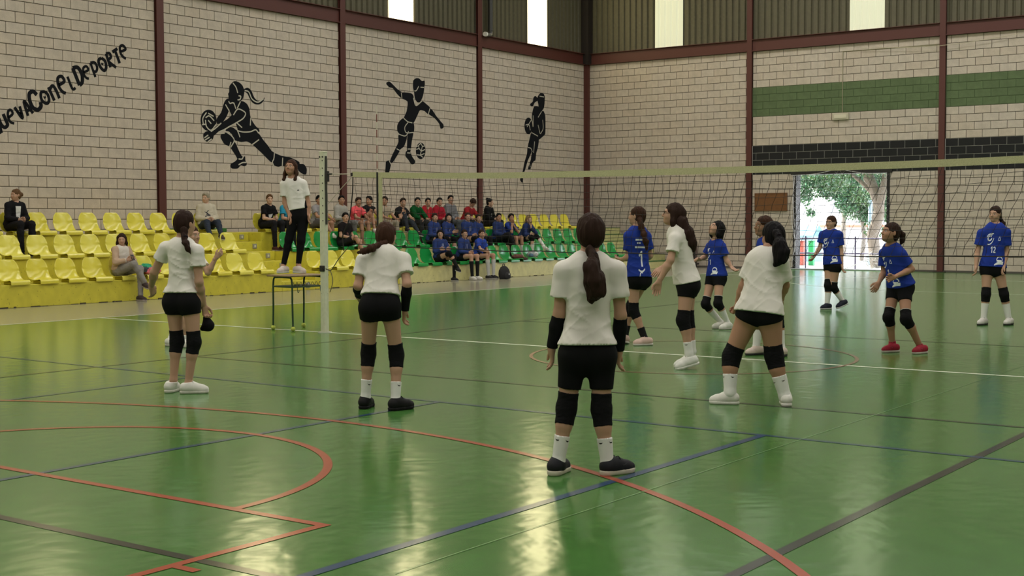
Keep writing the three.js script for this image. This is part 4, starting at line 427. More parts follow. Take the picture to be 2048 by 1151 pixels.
function meshField(f, cell, shade) {
  const lo = f.lo.clone().addScalar(-cell * 2.5), hi = f.hi.clone().addScalar(cell * 2.5), N = 6;
  const nb = [0, 1, 2].map(i => Math.ceil((hi.getComponent(i) - lo.getComponent(i)) / cell / N)), nx = nb[0] * N + 1, ny = nb[1] * N + 1, nz = nb[2] * N + 1;
  const val = new Float32Array(nx * ny * nz).fill(NaN), act = [], half = N * cell / 2, reach = half * 1.74 + 0.012;
  for (let c = 0; c < nb[2]; c++) for (let b = 0; b < nb[1]; b++) for (let a = 0; a < nb[0]; a++) {
    const d = f.at(lo.x + a * N * cell + half, lo.y + b * N * cell + half, lo.z + c * N * cell + half);
    if (Math.abs(d) > reach) continue; act.push([a, b, c]);
    for (let k = c * N; k <= c * N + N; k++) for (let j = b * N; j <= b * N + N; j++) for (let i = a * N; i <= a * N + N; i++) { const id = (k * ny + j) * nx + i; if (val[id] !== val[id]) val[id] = f.at(lo.x + i * cell, lo.y + j * cell, lo.z + k * cell); }
  }
  const vert = new Map(), pos = [], idx = [], sy = nx, sz = nx * ny, co = [0, 1, sy, sy + 1, sz, sz + 1, sz + sy, sz + sy + 1];
  const ed = [[0, 1], [2, 3], [4, 5], [6, 7], [0, 2], [1, 3], [4, 6], [5, 7], [0, 4], [1, 5], [2, 6], [3, 7]];
  for (const [a, b, c] of act) for (let k = c * N; k < c * N + N; k++) for (let j = b * N; j < b * N + N; j++) for (let i = a * N; i < a * N + N; i++) {
    const id = (k * ny + j) * nx + i; let m = 0; for (let q = 0; q < 8; q++) if (val[id + co[q]] < 0) m |= 1 << q; if (m === 0 || m === 255) continue;
    let sx = 0, syy = 0, szz = 0, n = 0;
    for (const [p, q] of ed) { const A = val[id + co[p]], Bv = val[id + co[q]]; if ((A < 0) === (Bv < 0)) continue; const t = A / (A - Bv); sx += (p & 1) + t * ((q & 1) - (p & 1)); syy += ((p >> 1) & 1) + t * (((q >> 1) & 1) - ((p >> 1) & 1)); szz += (p >> 2) + t * ((q >> 2) - (p >> 2)); n++; }
    vert.set(id, pos.length / 3); pos.push(lo.x + (i + sx / n) * cell, lo.y + (j + syy / n) * cell, lo.z + (k + szz / n) * cell);
  }
  const quad = (a, b, c, d, flip) => { if (a === undefined || b === undefined || c === undefined || d === undefined) return; flip ? idx.push(a, b, c, a, c, d) : idx.push(a, c, b, a, d, c); };
  for (const id of vert.keys()) {
    const v0 = val[id] < 0;
    if (v0 !== (val[id + 1] < 0)) quad(vert.get(id), vert.get(id - sy), vert.get(id - sy - sz), vert.get(id - sz), v0);
    if (v0 !== (val[id + sy] < 0)) quad(vert.get(id), vert.get(id - sz), vert.get(id - sz - 1), vert.get(id - 1), v0);
    if (v0 !== (val[id + sz] < 0)) quad(vert.get(id), vert.get(id - 1), vert.get(id - 1 - sy), vert.get(id - sy), v0);
  }
  const n = pos.length / 3, nor = new Float32Array(n * 3), e = cell * 0.4;
  for (let i = 0; i < n; i++) {
    let x = pos[3 * i], y = pos[3 * i + 1], z = pos[3 * i + 2], gx, gy, gz, l;
    for (let s = 0; s < 2; s++) { gx = f.at(x + e, y, z) - f.at(x - e, y, z); gy = f.at(x, y + e, z) - f.at(x, y - e, z); gz = f.at(x, y, z + e) - f.at(x, y, z - e); l = Math.hypot(gx, gy, gz) || 1; gx /= l; gy /= l; gz /= l; if (s) break; const d = Math.max(-cell * 0.4, Math.min(cell * 0.4, f.at(x, y, z))); x -= gx * d; y -= gy * d; z -= gz * d; }
    pos[3 * i] = x; pos[3 * i + 1] = y; pos[3 * i + 2] = z; nor[3 * i] = gx; nor[3 * i + 1] = gy; nor[3 * i + 2] = gz;
  }
  const g = new THREE.BufferGeometry(); g.setAttribute('position', new THREE.Float32BufferAttribute(pos, 3)); g.setAttribute('normal', new THREE.BufferAttribute(nor, 3)); g.setIndex(idx);
  if (shade) { const col = new Float32Array(n * 3); for (let i = 0; i < n; i++) { const c = shade(pos[3 * i], pos[3 * i + 1], pos[3 * i + 2]); col[3 * i] = c[0]; col[3 * i + 1] = c[1]; col[3 * i + 2] = c[2]; } g.setAttribute('color', new THREE.BufferAttribute(col, 3)); }
  return g;
}
const skinMat = phys(0xffffff, 0.55, { vertexColors: true, specularIntensity: 0.4 });
const cloth = {}; function clothMat(c, rough = 0.85, map) { const k = c.join() + rough + (map ? map.id : ''); return cloth[k] ||= phys(map ? 0xffffff : lin(...c), rough, { specularIntensity: 0.25, ...(map ? { map } : {}) }); }
const mix = (a, b, t) => a.clone().lerp(b, t);
const SKIN = [0.46, 0.275, 0.19], TAN = [0.38, 0.21, 0.135], PALE = [0.52, 0.33, 0.235];
const HAIR = { dark: [0.028, 0.015, 0.011], brown: [0.045, 0.021, 0.013], light: [0.11, 0.06, 0.03], blond: [0.22, 0.15, 0.075], black: [0.008, 0.007, 0.008], grey: [0.28, 0.25, 0.19] };

// J: joints in local metres; o: look
function person(base, J, o) {
  const root = group('person', base); tag(root, o.label, 'person', o.group);
  const s = o.s || 1, fat = o.fat || 1, cb = o.cell || 0.013, UP = V(0, 1, 0);
  const up = J.nk.clone().sub(J.pv).normalize();
  let rp = J.hR.clone().sub(J.hL); rp.addScaledVector(up, -rp.dot(up)).normalize(); let rs = J.sR.clone().sub(J.sL); rs.addScaledVector(up, -rs.dot(up)).normalize();
  const fp = up.clone().cross(rp).normalize(), fs = up.clone().cross(rs).normalize();
  const L = J.nk.distanceTo(J.pv);
  // ---- torso slices
  const torso = (f, rows, k, add = 0) => { for (const [t, hw, dr, off = 0] of rows) { const c = J.pv.clone().addScaledVector(up, t * L), r = rp.clone().lerp(rs, Math.max(0, Math.min(1, t))).normalize(), fw = up.clone().cross(r).normalize(); c.addScaledVector(fw, off * s); const D = (dr + add) * s * fat, W = Math.max(0.001, (hw + add) * s * fat - D); f.cap(c.clone().addScaledVector(r, -W), c.clone().addScaledVector(r, W), D, D, k); } return f; };
  const legR = { h: 0.082, k: 0.052, c: 0.0485, a: 0.033 }; const lr = k => legR[k] * s * (o.leg || 1) * (fat * 0.5 + 0.5);
  const SIDES = ['L', 'R'];
  const calf = S => { const k = J['k' + S], a = J['a' + S], ax = a.clone().sub(k).normalize(); const back = k.clone().sub(J['h' + S]).normalize().sub(ax).multiplyScalar(0.6).addScaledVector(fp, -0.6); back.addScaledVector(ax, -back.dot(ax)); back.normalize(); return mix(k, a, 0.3).addScaledVector(back, 0.009 * s); };
  // ---- body
  const f = new Field();
  torso(f, [[-0.1, 0.145, 0.092], [0.05, 0.15, 0.096], [0.2, 0.135, 0.088], [0.4, 0.112, 0.078], [0.6, 0.118, 0.084], [0.8, 0.125, 0.086], [0.93, 0.105, 0.068]], 0.06);
  f.cap(J.nk.clone().addScaledVector(up, -0.03), mix(J.nk, J.hd, 0.6), 0.05 * s, 0.046 * s, 0.05);
  for (const S of SIDES) {
    f.cap(J.nk.clone().addScaledVector(up, -0.05), J['s' + S], 0.05 * s, 0.048 * s, 0.05);
    f.cap(J['s' + S], J['e' + S], 0.043 * s, 0.035 * s, 0.03); const fm = mix(J['e' + S], J['w' + S], 0.3); f.cap(J['e' + S], fm, 0.035 * s, 0.036 * s, 0.02); f.cap(fm, J['w' + S], 0.036 * s, 0.0235 * s, 0.02);
    f.cap(J['h' + S], J['k' + S], lr('h'), lr('k'), 0.05); const c = calf(S); f.cap(J['k' + S], c, lr('k'), lr('c'), 0.03); f.cap(c, J['a' + S], lr('c'), lr('a'), 0.03); f.cap(J['a' + S], mix(J['hl' + S], J['to' + S], 0.6).addScaledVector(UP, 0.03), lr('a') * 0.9, 0.025, 0.03);
    f.ell(J['h' + S].clone().addScaledVector(fp, -0.035 * s).addScaledVector(up, 0.01), [0.085 * s * fat, 0.09 * s, 0.08 * s * fat], rp, up, fp, 0.05);
  }
  const skin = o.skin || SKIN;
  const parts = [meshField(f, cb * 1.1, () => skin)];
  // ---- head
  const hf = J.face.clone().normalize(), hr = hf.clone().cross(J.hup ? J.hup : UP).normalize(), hu = hr.clone().cross(hf).normalize(), hs = o.head || 1, C = J.hd;
  const hp = (x, y, z) => C.clone().addScaledVector(hr, x * hs).addScaledVector(hu, y * hs).addScaledVector(hf, z * hs), he = (F, x, y, z, a, b, c, k, sub) => F.ell(hp(x, y, z), [a * hs, b * hs, c * hs], hr, hu, hf, k, sub);
  const h = new Field();
  he(h, 0, 0.022, -0.012, 0.072, 0.086, 0.09, 0.03); he(h, 0, -0.03, 0.026, 0.057, 0.074, 0.06, 0.04); he(h, 0, -0.08, 0.052, 0.03, 0.026, 0.028, 0.04);
  h.cap(hp(-0.03, 0.018, 0.07), hp(0.03, 0.018, 0.07), 0.015 * hs, 0.015 * hs, 0.02);
  for (const q of [-1, 1]) { he(h, q * 0.031, 0.0, 0.096, 0.017, 0.011, 0.014, 0.012, true); he(h, q * 0.031, 0, 0.074, 0.012, 0.01, 0.012, 0.004); he(h, q * 0.074, -0.004, -0.008, 0.009, 0.028, 0.017, 0.008); he(h, q * 0.034, -0.032, 0.06, 0.022, 0.024, 0.022, 0.02); }
  h.cap(hp(0, 0.006, 0.084), hp(0, -0.027, 0.102), 0.007 * hs, 0.0115 * hs, 0.012); h.cap(hp(-0.013, -0.031, 0.088), hp(0.013, -0.031, 0.088), 0.0075 * hs, 0.0075 * hs, 0.008);
  h.cap(hp(-0.018, -0.054, 0.078), hp(0.018, -0.054, 0.078), 0.007 * hs, 0.007 * hs, 0.006); h.cap(hp(-0.015, -0.064, 0.077), hp(0.015, -0.064, 0.077), 0.0075 * hs, 0.0075 * hs, 0.006);
  h.cap(hp(0, -0.05, -0.02), mix(J.nk, C, 0.25), 0.047 * s, 0.05 * s, 0.03);
  const hairC = HAIR[o.hairColor || 'brown'], lip = [skin[0] * 0.88, skin[1] * 0.68, skin[2] * 0.68];
  parts.push(meshField(h, o.headCell || 0.0065, (x, y, z) => {
    const px = x - C.x, py = y - C.y, pz = z - C.z, a = (px * hr.x + py * hr.y + pz * hr.z) / hs, b = (px * hu.x + py * hu.y + pz * hu.z) / hs, c = (px * hf.x + py * hf.y + pz * hf.z) / hs, q = Math.abs(a);
    if (c > 0.055) { const ex = q - 0.031; if (ex * ex / 0.00017 + b * b / 0.00006 < 1) return ex * ex + b * b < 0.00004 ? [0.02, 0.013, 0.01] : [0.5, 0.47, 0.43]; if (q > 0.012 && q < 0.05 && Math.abs(b - 0.021 + Math.abs(q - 0.028) * 0.12) < 0.0042) return hairC.map((v, i) => v * 0.6 + skin[i] * 0.22); if (q < 0.021 && b < -0.05 && b > -0.069 && c > 0.066) return lip; }
    return skin;
  }));
  // ---- hands
  for (const S of SIDES) {
    const w = J['w' + S], t = J['t' + S], d = t.clone().sub(w).normalize(), q = S === 'L' ? -1 : 1, curl = o['curl' + S] ?? 0.45;
    let th = (J['thumb' + S] || fs).clone(); th.addScaledVector(d, -th.dot(d)); if (th.lengthSq() < 0.05) { th = UP.clone(); th.addScaledVector(d, -th.dot(d)); } th.normalize();
    const pn = S === 'L' ? d.clone().cross(th).negate() : d.clone().cross(th); // palm side
    const m = new Field(), hz = 0.92 * s, P = (a, b, c) => w.clone().addScaledVector(d, a * hz).addScaledVector(th, b * hz).addScaledVector(pn, c * hz);
    m.cap(P(-0.03, 0, 0), P(0.01, 0, 0), 0.0235 * s, 0.0235 * s, 0.02);
    for (let i = 0; i < 4; i++) { const b = 0.029 - i * 0.0195; m.cap(P(0.005, b * 0.6, 0), P(0.082 - Math.abs(i - 1.2) * 0.004, b, 0.002), 0.0135 * s, 0.011 * s, 0.016); }
    const len = [0.068, 0.078, 0.072, 0.056];
    for (let i = 0; i < 4; i++) { const b = 0.030 - i * 0.0205; let a = 0.083 - Math.abs(i - 1.2) * 0.004, c = 0.002, ang = curl * (0.75 + 0.12 * i), prev = P(a, b, c); const sp = (1.5 - i) * 0.07; for (let k = 0; k < 3; k++) { const l = len[i] * [0.45, 0.31, 0.24][k]; a += l * Math.cos(ang); c += l * Math.sin(ang); const b2 = b + sp * (a - 0.083); const cur = P(a, b2, c); m.cap(prev, cur, (0.0092 - k * 0.0007) * s, (0.0085 - k * 0.0008) * s, 0.004); prev = cur; ang += curl * 0.95; } }
    const t1 = P(0.015, 0.022, 0.004), t2 = P(0.045, 0.05, 0.012), t3 = P(0.072, 0.058, 0.022), t4 = P(0.094, 0.056, 0.03); m.cap(t1, t2, 0.014 * s, 0.0115 * s, 0.012); m.cap(t2, t3, 0.0112 * s, 0.0102 * s, 0.005); m.cap(t3, t4, 0.0102 * s, 0.0085 * s, 0.005);
    parts.push(meshField(m, o.handCell || 0.0065, () => skin));
  }
  mesh('body', mergeGeometries(parts), skinMat, root);
  // ---- clothes
  const foldK = o.fold ?? 0.004, sd = o.seed || 1;
  const folds = (x, y, z) => { const a = x * 0.8 + z * 0.6, b = z * 0.8 - x * 0.6, t = (y - J.pv.y) / (J.nk.y - J.pv.y), m = t < 0.5 ? 1 : Math.max(0.3, 1 - (t - 0.5) * 1.6); const r = 1 - Math.abs(noise3(a * 2.2 + sd, y * 8 + a * 4, b * 2.2)), q = 1 - Math.abs(noise3(a * 4 - sd, y * 6 - a * 7, b * 4)); return -foldK * m * (r * r * r * 1.2 + q * q * q * 0.8 - 0.6); };
  const T = o.top;
  if (T) {
    const g = new Field(), lo = T.loose ?? 0.02;
    const rows = T.fit === 'slim' ? [[-0.15, 0.152, 0.108], [0.0, 0.156, 0.108], [0.2, 0.142, 0.1], [0.4, 0.122, 0.09], [0.6, 0.13, 0.096], [0.8, 0.136, 0.096], [0.92, 0.112, 0.076]] : [[-0.25, 0.155, 0.106], [-0.1, 0.156, 0.108], [0.05, 0.154, 0.106], [0.2, 0.146, 0.1], [0.4, 0.134, 0.094], [0.6, 0.134, 0.096], [0.8, 0.137, 0.095], [0.92, 0.112, 0.074]];
    torso(g, rows, 0.06, lo * 0.55);
    for (const S of SIDES) {
      if ((T.hem ?? -0.05) < 0.2) g.ell(J['h' + S].clone().addScaledVector(fp, -0.034 * s).addScaledVector(up, 0.012), [(0.1 + lo * 0.5) * s * fat, (0.11 + lo * 0.4) * s, (0.094 + lo * 0.5) * s * fat], rp, up, fp, 0.06);
      g.cap(J.nk.clone().addScaledVector(up, -0.042), J['s' + S].clone().addScaledVector(up, -0.004), 0.05 * s, 0.048 * s + lo * 0.2, 0.05);
      if (T.sleeve > 0) { const n = T.sleeve; if (n <= 1) { const e = mix(J['s' + S], J['e' + S], n); g.cap(J['s' + S], e, 0.049 * s + lo * 0.3, (0.048 + (n < 0.8 ? 0.006 : 0)) * s + lo * 0.6, 0.035, false, true); } else { g.cap(J['s' + S], J['e' + S], 0.054 * s + lo * 0.4, 0.046 * s + lo * 0.4, 0.035); g.cap(J['e' + S], mix(J['e' + S], J['w' + S], n - 1), 0.046 * s + lo * 0.4, 0.034 * s + lo * 0.3, 0.03, false, true); } }
    }
    g.noise = folds;
    if (T.hood) { g.cap(J.nk.clone().addScaledVector(fs, -0.05).addScaledVector(rs, -0.06).addScaledVector(up, 0.01), J.nk.clone().addScaledVector(fs, -0.05).addScaledVector(rs, 0.06).addScaledVector(up, 0.01), 0.045, 0.045, 0.03); }
    g.cap(J.nk.clone().addScaledVector(up, 0.012).addScaledVector(fs, 0.012), mix(J.nk, J.hd, 0.8).addScaledVector(fs, 0.02), (T.neck || 0.054) * s, 0.075 * s, 0.012, false, false, true);
    const hem = T.hem ?? -0.05; if (o.seated) g.cut(up.clone().negate(), J.pv.clone().addScaledVector(up, hem * L), 0.01); else { const hn = up.clone().negate().addScaledVector(rp, T.tilt || 0).normalize(); g.cut(hn, J.pv.clone().addScaledVector(up, hem * L), 0.006); }
    if (T.kneel) g.cut(T.kneel[0], T.kneel[1]);
    let geo = meshField(g, cb), m;
    if (T.map) { // flat print laid on the garment: front on the left half of the sheet, back on the right half
      const p = geo.attributes.position, nn = geo.attributes.normal, ix = geo.index.array, key = new Map(), P2 = [], N2 = [], U2 = [], I2 = [];
      const uvOf = (i, front) => { const x = p.getX(i) - J.pv.x, y = p.getY(i) - J.pv.y, z = p.getZ(i) - J.pv.z; const a = x * rs.x + y * rs.y + z * rs.z, b = (x * up.x + y * up.y + z * up.z) / L; const u = Math.max(0.01, Math.min(0.99, 0.5 + (front ? -a : a) / (0.42 * s))); return [(front ? 0 : 0.5) + u * 0.5, Math.max(0.01, Math.min(0.99, (b + 0.25) / 1.35))]; };
      for (let t = 0; t < ix.length; t += 3) { let fr = 0; for (let k = 0; k < 3; k++) { const i = ix[t + k]; fr += nn.getX(i) * fs.x + nn.getY(i) * fs.y + nn.getZ(i) * fs.z; } const front = fr > 0; for (let k = 0; k < 3; k++) { const i = ix[t + k], q = i * 2 + (front ? 1 : 0); let v = key.get(q); if (v === undefined) { v = P2.length / 3; key.set(q, v); P2.push(p.getX(i), p.getY(i), p.getZ(i)); N2.push(nn.getX(i), nn.getY(i), nn.getZ(i)); U2.push(...uvOf(i, front)); } I2.push(v); } }
      geo = new THREE.BufferGeometry(); geo.setAttribute('position', new THREE.Float32BufferAttribute(P2, 3)); geo.setAttribute('normal', new THREE.Float32BufferAttribute(N2, 3)); geo.setAttribute('uv', new THREE.Float32BufferAttribute(U2, 2)); geo.setIndex(I2);
    }
    mesh(T.name || 'shirt', geo, clothMat(T.color || [1, 1, 1], 0.85, T.map), root);
  }
  const Bt = o.bottom;
  if (Bt) {
    const g = new Field(), lo = Bt.loose ?? 0.006;
    torso(g, [[-0.1, 0.148, 0.098], [0.05, 0.153, 0.101], [0.2, 0.14, 0.094], [0.3, 0.126, 0.086]], 0.05, lo);
    for (const S of SIDES) { const n = Bt.length; const hip = J['h' + S], kn = J['k' + S], an = J['a' + S];
      g.ell(hip.clone().addScaledVector(fp, -0.036 * s).addScaledVector(up, 0.01), [(0.09 + lo) * s * fat, (0.094 + lo) * s, (0.085 + lo) * s * fat], rp, up, fp, 0.05);
      if (n <= 1) { const e = mix(hip, kn, n), r = lr('h') + (lr('k') - lr('h')) * n; g.cap(hip, e, lr('h') + lo + 0.004, r + lo + 0.004, 0.035, false, true); }
      else { const c = calf(S); g.cap(hip, kn, lr('h') + lo + 0.003, lr('k') + lo + 0.004, 0.03); g.cap(kn, c, lr('k') + lo + 0.004, lr('c') + lo, 0.03); g.cap(c, mix(c, an, Math.min(1, (n - 1) * 1.02)), lr('c') + lo, lr('a') + lo + 0.002, 0.03, false, true); } }
    if (Bt.fold) g.noise = (x, y, z) => Bt.fold * noise3(x * 14 + sd, y * 18, z * 14);
    if (!o.seated) g.cut(up, J.pv.clone().addScaledVector(up, 0.24 * L), 0.006);
    mesh(Bt.name || 'shorts', meshField(g, cb), clothMat(Bt.color), root);
  }
  for (const S of SIDES) {
    const hip = J['h' + S], kn = J['k' + S], an = J['a' + S], c = calf(S), shin = kn.distanceTo(an), thigh = hip.distanceTo(kn);
    if (o.knee) { const g = new Field(), A = mix(kn, hip, 0.095 / thigh), Bq = mix(kn, c, Math.min(1, 0.105 / kn.distanceTo(c))), ft = kn.clone().sub(hip).normalize().sub(an.clone().sub(kn).normalize()).addScaledVector(fp, 0.9).normalize(); const r = lr('k') + 0.0095; g.cap(A, kn, r + 0.004, r, 0.03, true, false); g.cap(kn, Bq, r, r - 0.002, 0.03, false, true); g.ell(kn.clone().addScaledVector(ft, 0.03 * s).addScaledVector(UP, -0.01), [0.045, 0.06, 0.038], rp, up, ft.clone(), 0.02); g.noise = (x, y, z) => 0.0016 * noise3(x * 20, y * 60, z * 20); mesh('knee_pad', meshField(g, 0.009), clothMat([0.006, 0.006, 0.007]), root);
      if (o.kneeTrim) { const ax = A.clone().sub(kn).normalize(); const tr = new THREE.TorusGeometry(r + 0.005, 0.0035, 6, 28); tr.applyQuaternion(new THREE.Quaternion().setFromUnitVectors(V(0, 0, 1), ax)); tr.translate(A.x, A.y, A.z); mesh('knee_pad_trim', tr, clothMat([0.55, 0.55, 0.55]), root); } }
    if (o.sock) { const g = new Field(), hi = o.sock.h > 0.7, st = hi ? mix(c, kn, (o.sock.h - 0.7) / 0.3) : mix(an, c, o.sock.h / 0.7), rr = lr('a') + (lr('c') - lr('a')) * Math.min(1, o.sock.h / 0.7); if (hi) { g.cap(st, c, lr('k') + 0.006, lr('c') + 0.006, 0.01, true, false); g.cap(c, an, lr('c') + 0.006, lr('a') + 0.006, 0.02); } else g.cap(st, an, rr + 0.006, lr('a') + 0.006, 0.02, true, false); g.cap(an, mix(J['hl' + S], J['to' + S], 0.4).addScaledVector(UP, 0.035), lr('a') + 0.004, 0.03, 0.03); const sk = mesh('sock', meshField(g, 0.009), clothMat(o.sock.color), root);
      if (o.sock.mark) { const ax = kn.clone().sub(an).normalize(); for (const ang of o.sock.mark) { const dir = fp.clone().applyAxisAngle(ax, ang), tn = ax.clone().cross(dir).normalize(), q = mix(an, c, Math.min(1, o.sock.h / 0.7) * 0.82), rad = lr('a') + (rr - lr('a')) * 0.75 + 0.0075; const sh = [[-0.022, 0.006], [-0.012, -0.006], [0.0, -0.006], [0.026, 0.009], [0.002, 0.0], [-0.012, 0.0]].map(([a, b]) => q.clone().addScaledVector(dir, Math.sqrt(Math.max(0, rad * rad - a * a)) + 0.001).addScaledVector(tn, a).addScaledVector(ax, b)); const gg = new THREE.BufferGeometry().setFromPoints(sh); gg.setIndex([0, 1, 5, 1, 2, 5, 2, 4, 5, 2, 3, 4, 0, 5, 1, 1, 5, 2, 2, 5, 4, 2, 4, 3]); gg.computeVertexNormals(); const mk = mesh('swoosh_mark', gg, clothMat([0.02, 0.02, 0.025]), sk); mk.geometry.attributes.normal.array.fill(0); for (let i = 0; i < 6; i++) mk.geometry.attributes.normal.setXYZ(i, dir.x, dir.y, dir.z); } } }
    if (o.armSleeve) { const g = new Field(), w = J['w' + S], e = J['e' + S], m = mix(e, w, 0.35); g.cap(mix(e, w, 0.06), m, 0.042 * s, 0.041 * s, 0.02, true, false); g.cap(m, mix(e, w, 0.97), 0.041 * s, 0.033 * s, 0.02, false, true); mesh('arm_sleeve', meshField(g, 0.009), clothMat([0.006, 0.006, 0.007]), root); }
    if (o.shoe) {
      const fd = J['to' + S].clone().sub(J['hl' + S]).normalize(), hl = J['hl' + S].clone().addScaledVector(fd, -0.032 * s), rt = fd.clone().cross(UP).normalize(), fu = rt.clone().cross(fd).normalize(), LEN = 0.245 * (o.foot || s), Q = (a, u, r = 0) => hl.clone().addScaledVector(fd, a * LEN).addScaledVector(fu, u).addScaledVector(rt, r);
      const g = new Field(); g.cap(Q(0.16, 0.05), Q(0.42, 0.048), 0.041 * s, 0.042 * s, 0.03); g.cap(Q(0.42, 0.046), Q(0.72, 0.035), 0.041 * s, 0.040 * s, 0.03); g.cap(Q(0.72, 0.034), Q(0.88, 0.032), 0.039 * s, 0.030 * s, 0.03); g.cap(Q(0.2, 0.055), mix(Q(0.24, 0.055), an, 0.75), 0.041 * s, 0.045 * s, 0.03); g.cap(Q(0.3, 0.075), Q(0.5, 0.062), 0.03 * s, 0.03 * s, 0.03);
      g.cut(fu.clone().negate(), Q(0, 0.016)); g.cut(fu.clone().addScaledVector(fd, -0.12).normalize(), Q(0.2, Math.max(0.095, (o.collar || 0) + 0.09)), 0.004);
      const sh = mesh('shoe', meshField(g, 0.008), clothMat(o.shoe.color, 0.6), root);
      const so = new Field(); so.cap(Q(0.16, 0.02), Q(0.45, 0.02), 0.045 * s, 0.042 * s, 0.02); so.cap(Q(0.45, 0.02), Q(0.74, 0.02), 0.041 * s, 0.046 * s, 0.02); so.cap(Q(0.74, 0.02), Q(0.87, 0.022), 0.044 * s, 0.033 * s, 0.02); so.cut(fu.clone().negate(), Q(0, 0)); so.cut(fu, Q(0, 0.025 + (o.soleH || 0)), 0.006); mesh('sole', meshField(so, 0.008), clothMat(o.shoe.sole || [0.5, 0.48, 0.44], 0.7), sh);
      const lc = []; for (let i = 0; i < 4; i++) { const a = 0.4 + i * 0.075; lc.push(tube([Q(a, 0.07 - i * 0.006, -0.026 * s).toArray(), Q(a + 0.01, 0.093 - i * 0.007, 0).toArray(), Q(a, 0.07 - i * 0.006, 0.026 * s).toArray()], 0.0035, 8, 5)); } lc.push(tube([Q(0.4, 0.098, 0).toArray(), Q(0.44, 0.108, 0.02).toArray(), Q(0.48, 0.09, 0.032).toArray()], 0.003, 8, 5), tube([Q(0.4, 0.098, 0).toArray(), Q(0.44, 0.108, -0.02).toArray(), Q(0.48, 0.09, -0.032).toArray()], 0.003, 8, 5)); mesh('laces', merge(lc), clothMat(o.shoe.lace || o.shoe.color, 0.8), sh);
      if (o.shoe.mark) for (const q of [-1, 1]) { const pts = [[0.28, 0.062], [0.34, 0.046], [0.42, 0.044], [0.66, 0.068], [0.46, 0.052], [0.36, 0.054]].map(([a, u]) => Q(a, u, q * (0.0435 * s + 0.005 - (a > 0.6 ? 0.005 : 0)))); const gg = new THREE.BufferGeometry().setFromPoints(pts); gg.setIndex([0, 1, 5, 1, 2, 5, 2, 4, 5, 2, 3, 4, 0, 5, 1, 1, 5, 2, 2, 5, 4, 2, 4, 3]); gg.computeVertexNormals(); for (let i = 0; i < 6; i++) gg.attributes.normal.setXYZ(i, rt.x * q, rt.y * q, rt.z * q); mesh('swoosh_mark', gg, clothMat(o.shoe.mark), sh); }
    }
  }
  // ---- hair
  if (o.hair) {
    const g = new Field(), H = o.hair; const k = 0.02, big = H.big || 0;
    he(g, 0, 0.028, -0.016, 0.08 + big, 0.093 + big, 0.097 + big, k); if (H.type !== 'short') he(g, 0, -0.02, -0.045, 0.068 + big, 0.075, 0.06 + big, 0.03); else he(g, 0, -0.015, -0.05, 0.062, 0.06, 0.045, 0.03);
    if (H.type === 'short') { he(g, 0, 0.075, 0.03, 0.062, 0.04, 0.06, 0.03); }
    if (H.fringe) h.cap(hp(-0.04, 0.06, 0.07), hp(0.04, 0.06, 0.07), 0.02, 0.02, 0.02);
    if (H.type === 'long') { const Lh = H.len || 0.2; for (const q of [-1, 1]) { g.cap(hp(q * 0.068, 0.03, -0.005), hp(q * 0.078, -0.08, -0.01), 0.026, 0.03, 0.03); const e = hp(q * 0.075, -0.08, -0.01), e2 = e.clone().addScaledVector(UP, -Lh).addScaledVector(hf, H.front ? 0.05 : -0.015).addScaledVector(hr, q * 0.01); g.cap(e, e2, 0.032, 0.022, 0.03); } const e = hp(0, -0.06, -0.075); g.cap(hp(0, 0.02, -0.08), e, 0.05, 0.055, 0.03); g.cap(e, e.clone().addScaledVector(UP, -Lh).addScaledVector(hf, -0.02), 0.058, 0.04, 0.04); }
    if (H.type === 'bun') he(g, 0, H.bunY ?? 0.01, -0.125 + ((H.bunY ?? 0.01) > 0.05 ? 0.04 : 0), 0.042, 0.042, 0.04, 0.012);
    const fz = H.type === 'short' ? 0.012 : 0; he(g, 0, -0.035 + fz, 0.085 + (fz ? 0.004 : 0), 0.064 + fz * 0.3, 0.09 + fz * 0.8, 0.075, 0.012, true); he(g, 0, -0.115, 0.03, 0.08, 0.07, 0.09, 0.02, true);
    if (H.type !== 'long') for (const q of [-1, 1]) he(g, q * 0.08, -0.02, 0.015, 0.02, 0.03, 0.03, 0.008, true);
    if (H.type === 'pony' || H.type === 'short' || H.type === 'bun') g.cut(hu.clone().negate().addScaledVector(hf, -0.15).normalize(), hp(0, -0.085, -0.06), 0.01);
        if (H.extra) for (const [a, b, ra, rb] of H.extra) g.cap(a, b, ra, rb, 0.025);
    g.noise = (x, y, z) => { const a = (x - C.x) * hr.x + (z - C.z) * hr.z, b = (x - C.x) * hf.x + (z - C.z) * hf.z; return 0.0026 * noise3(a * 60, (y - C.y) * 6, b * 60) + 0.004 * noise3(a * 22 + 4, (y - C.y) * 4, b * 22); };
    const hairMat = phys(lin(...hairC), 0.6, { specularIntensity: 0.15 });
    mesh('hair', meshField(g, o.hairCell || 0.009), hairMat, root);
    if (H.tail) { const q = new Field(), w = H.tail; for (let i = 0; i < w.length - 1; i++) q.cap(w[i][0], w[i + 1][0], w[i][1], w[i + 1][1], 0.025); q.noise = (x, y, z) => 0.005 * noise3(x * 40, y * 6, z * 40) + 0.008 * noise3(x * 16 + 3, y * 5, z * 16); mesh('ponytail', meshField(q, 0.008), hairMat, root); }
    if (H.tie) { const tr = new THREE.TorusGeometry(H.tie[1], 0.007, 8, 20); tr.applyQuaternion(new THREE.Quaternion().setFromUnitVectors(V(0, 0, 1), H.tie[2])); tr.translate(H.tie[0].x, H.tie[0].y, H.tie[0].z); mesh('hair_tie', tr, clothMat([0.015, 0.012, 0.015]), root); }
  }
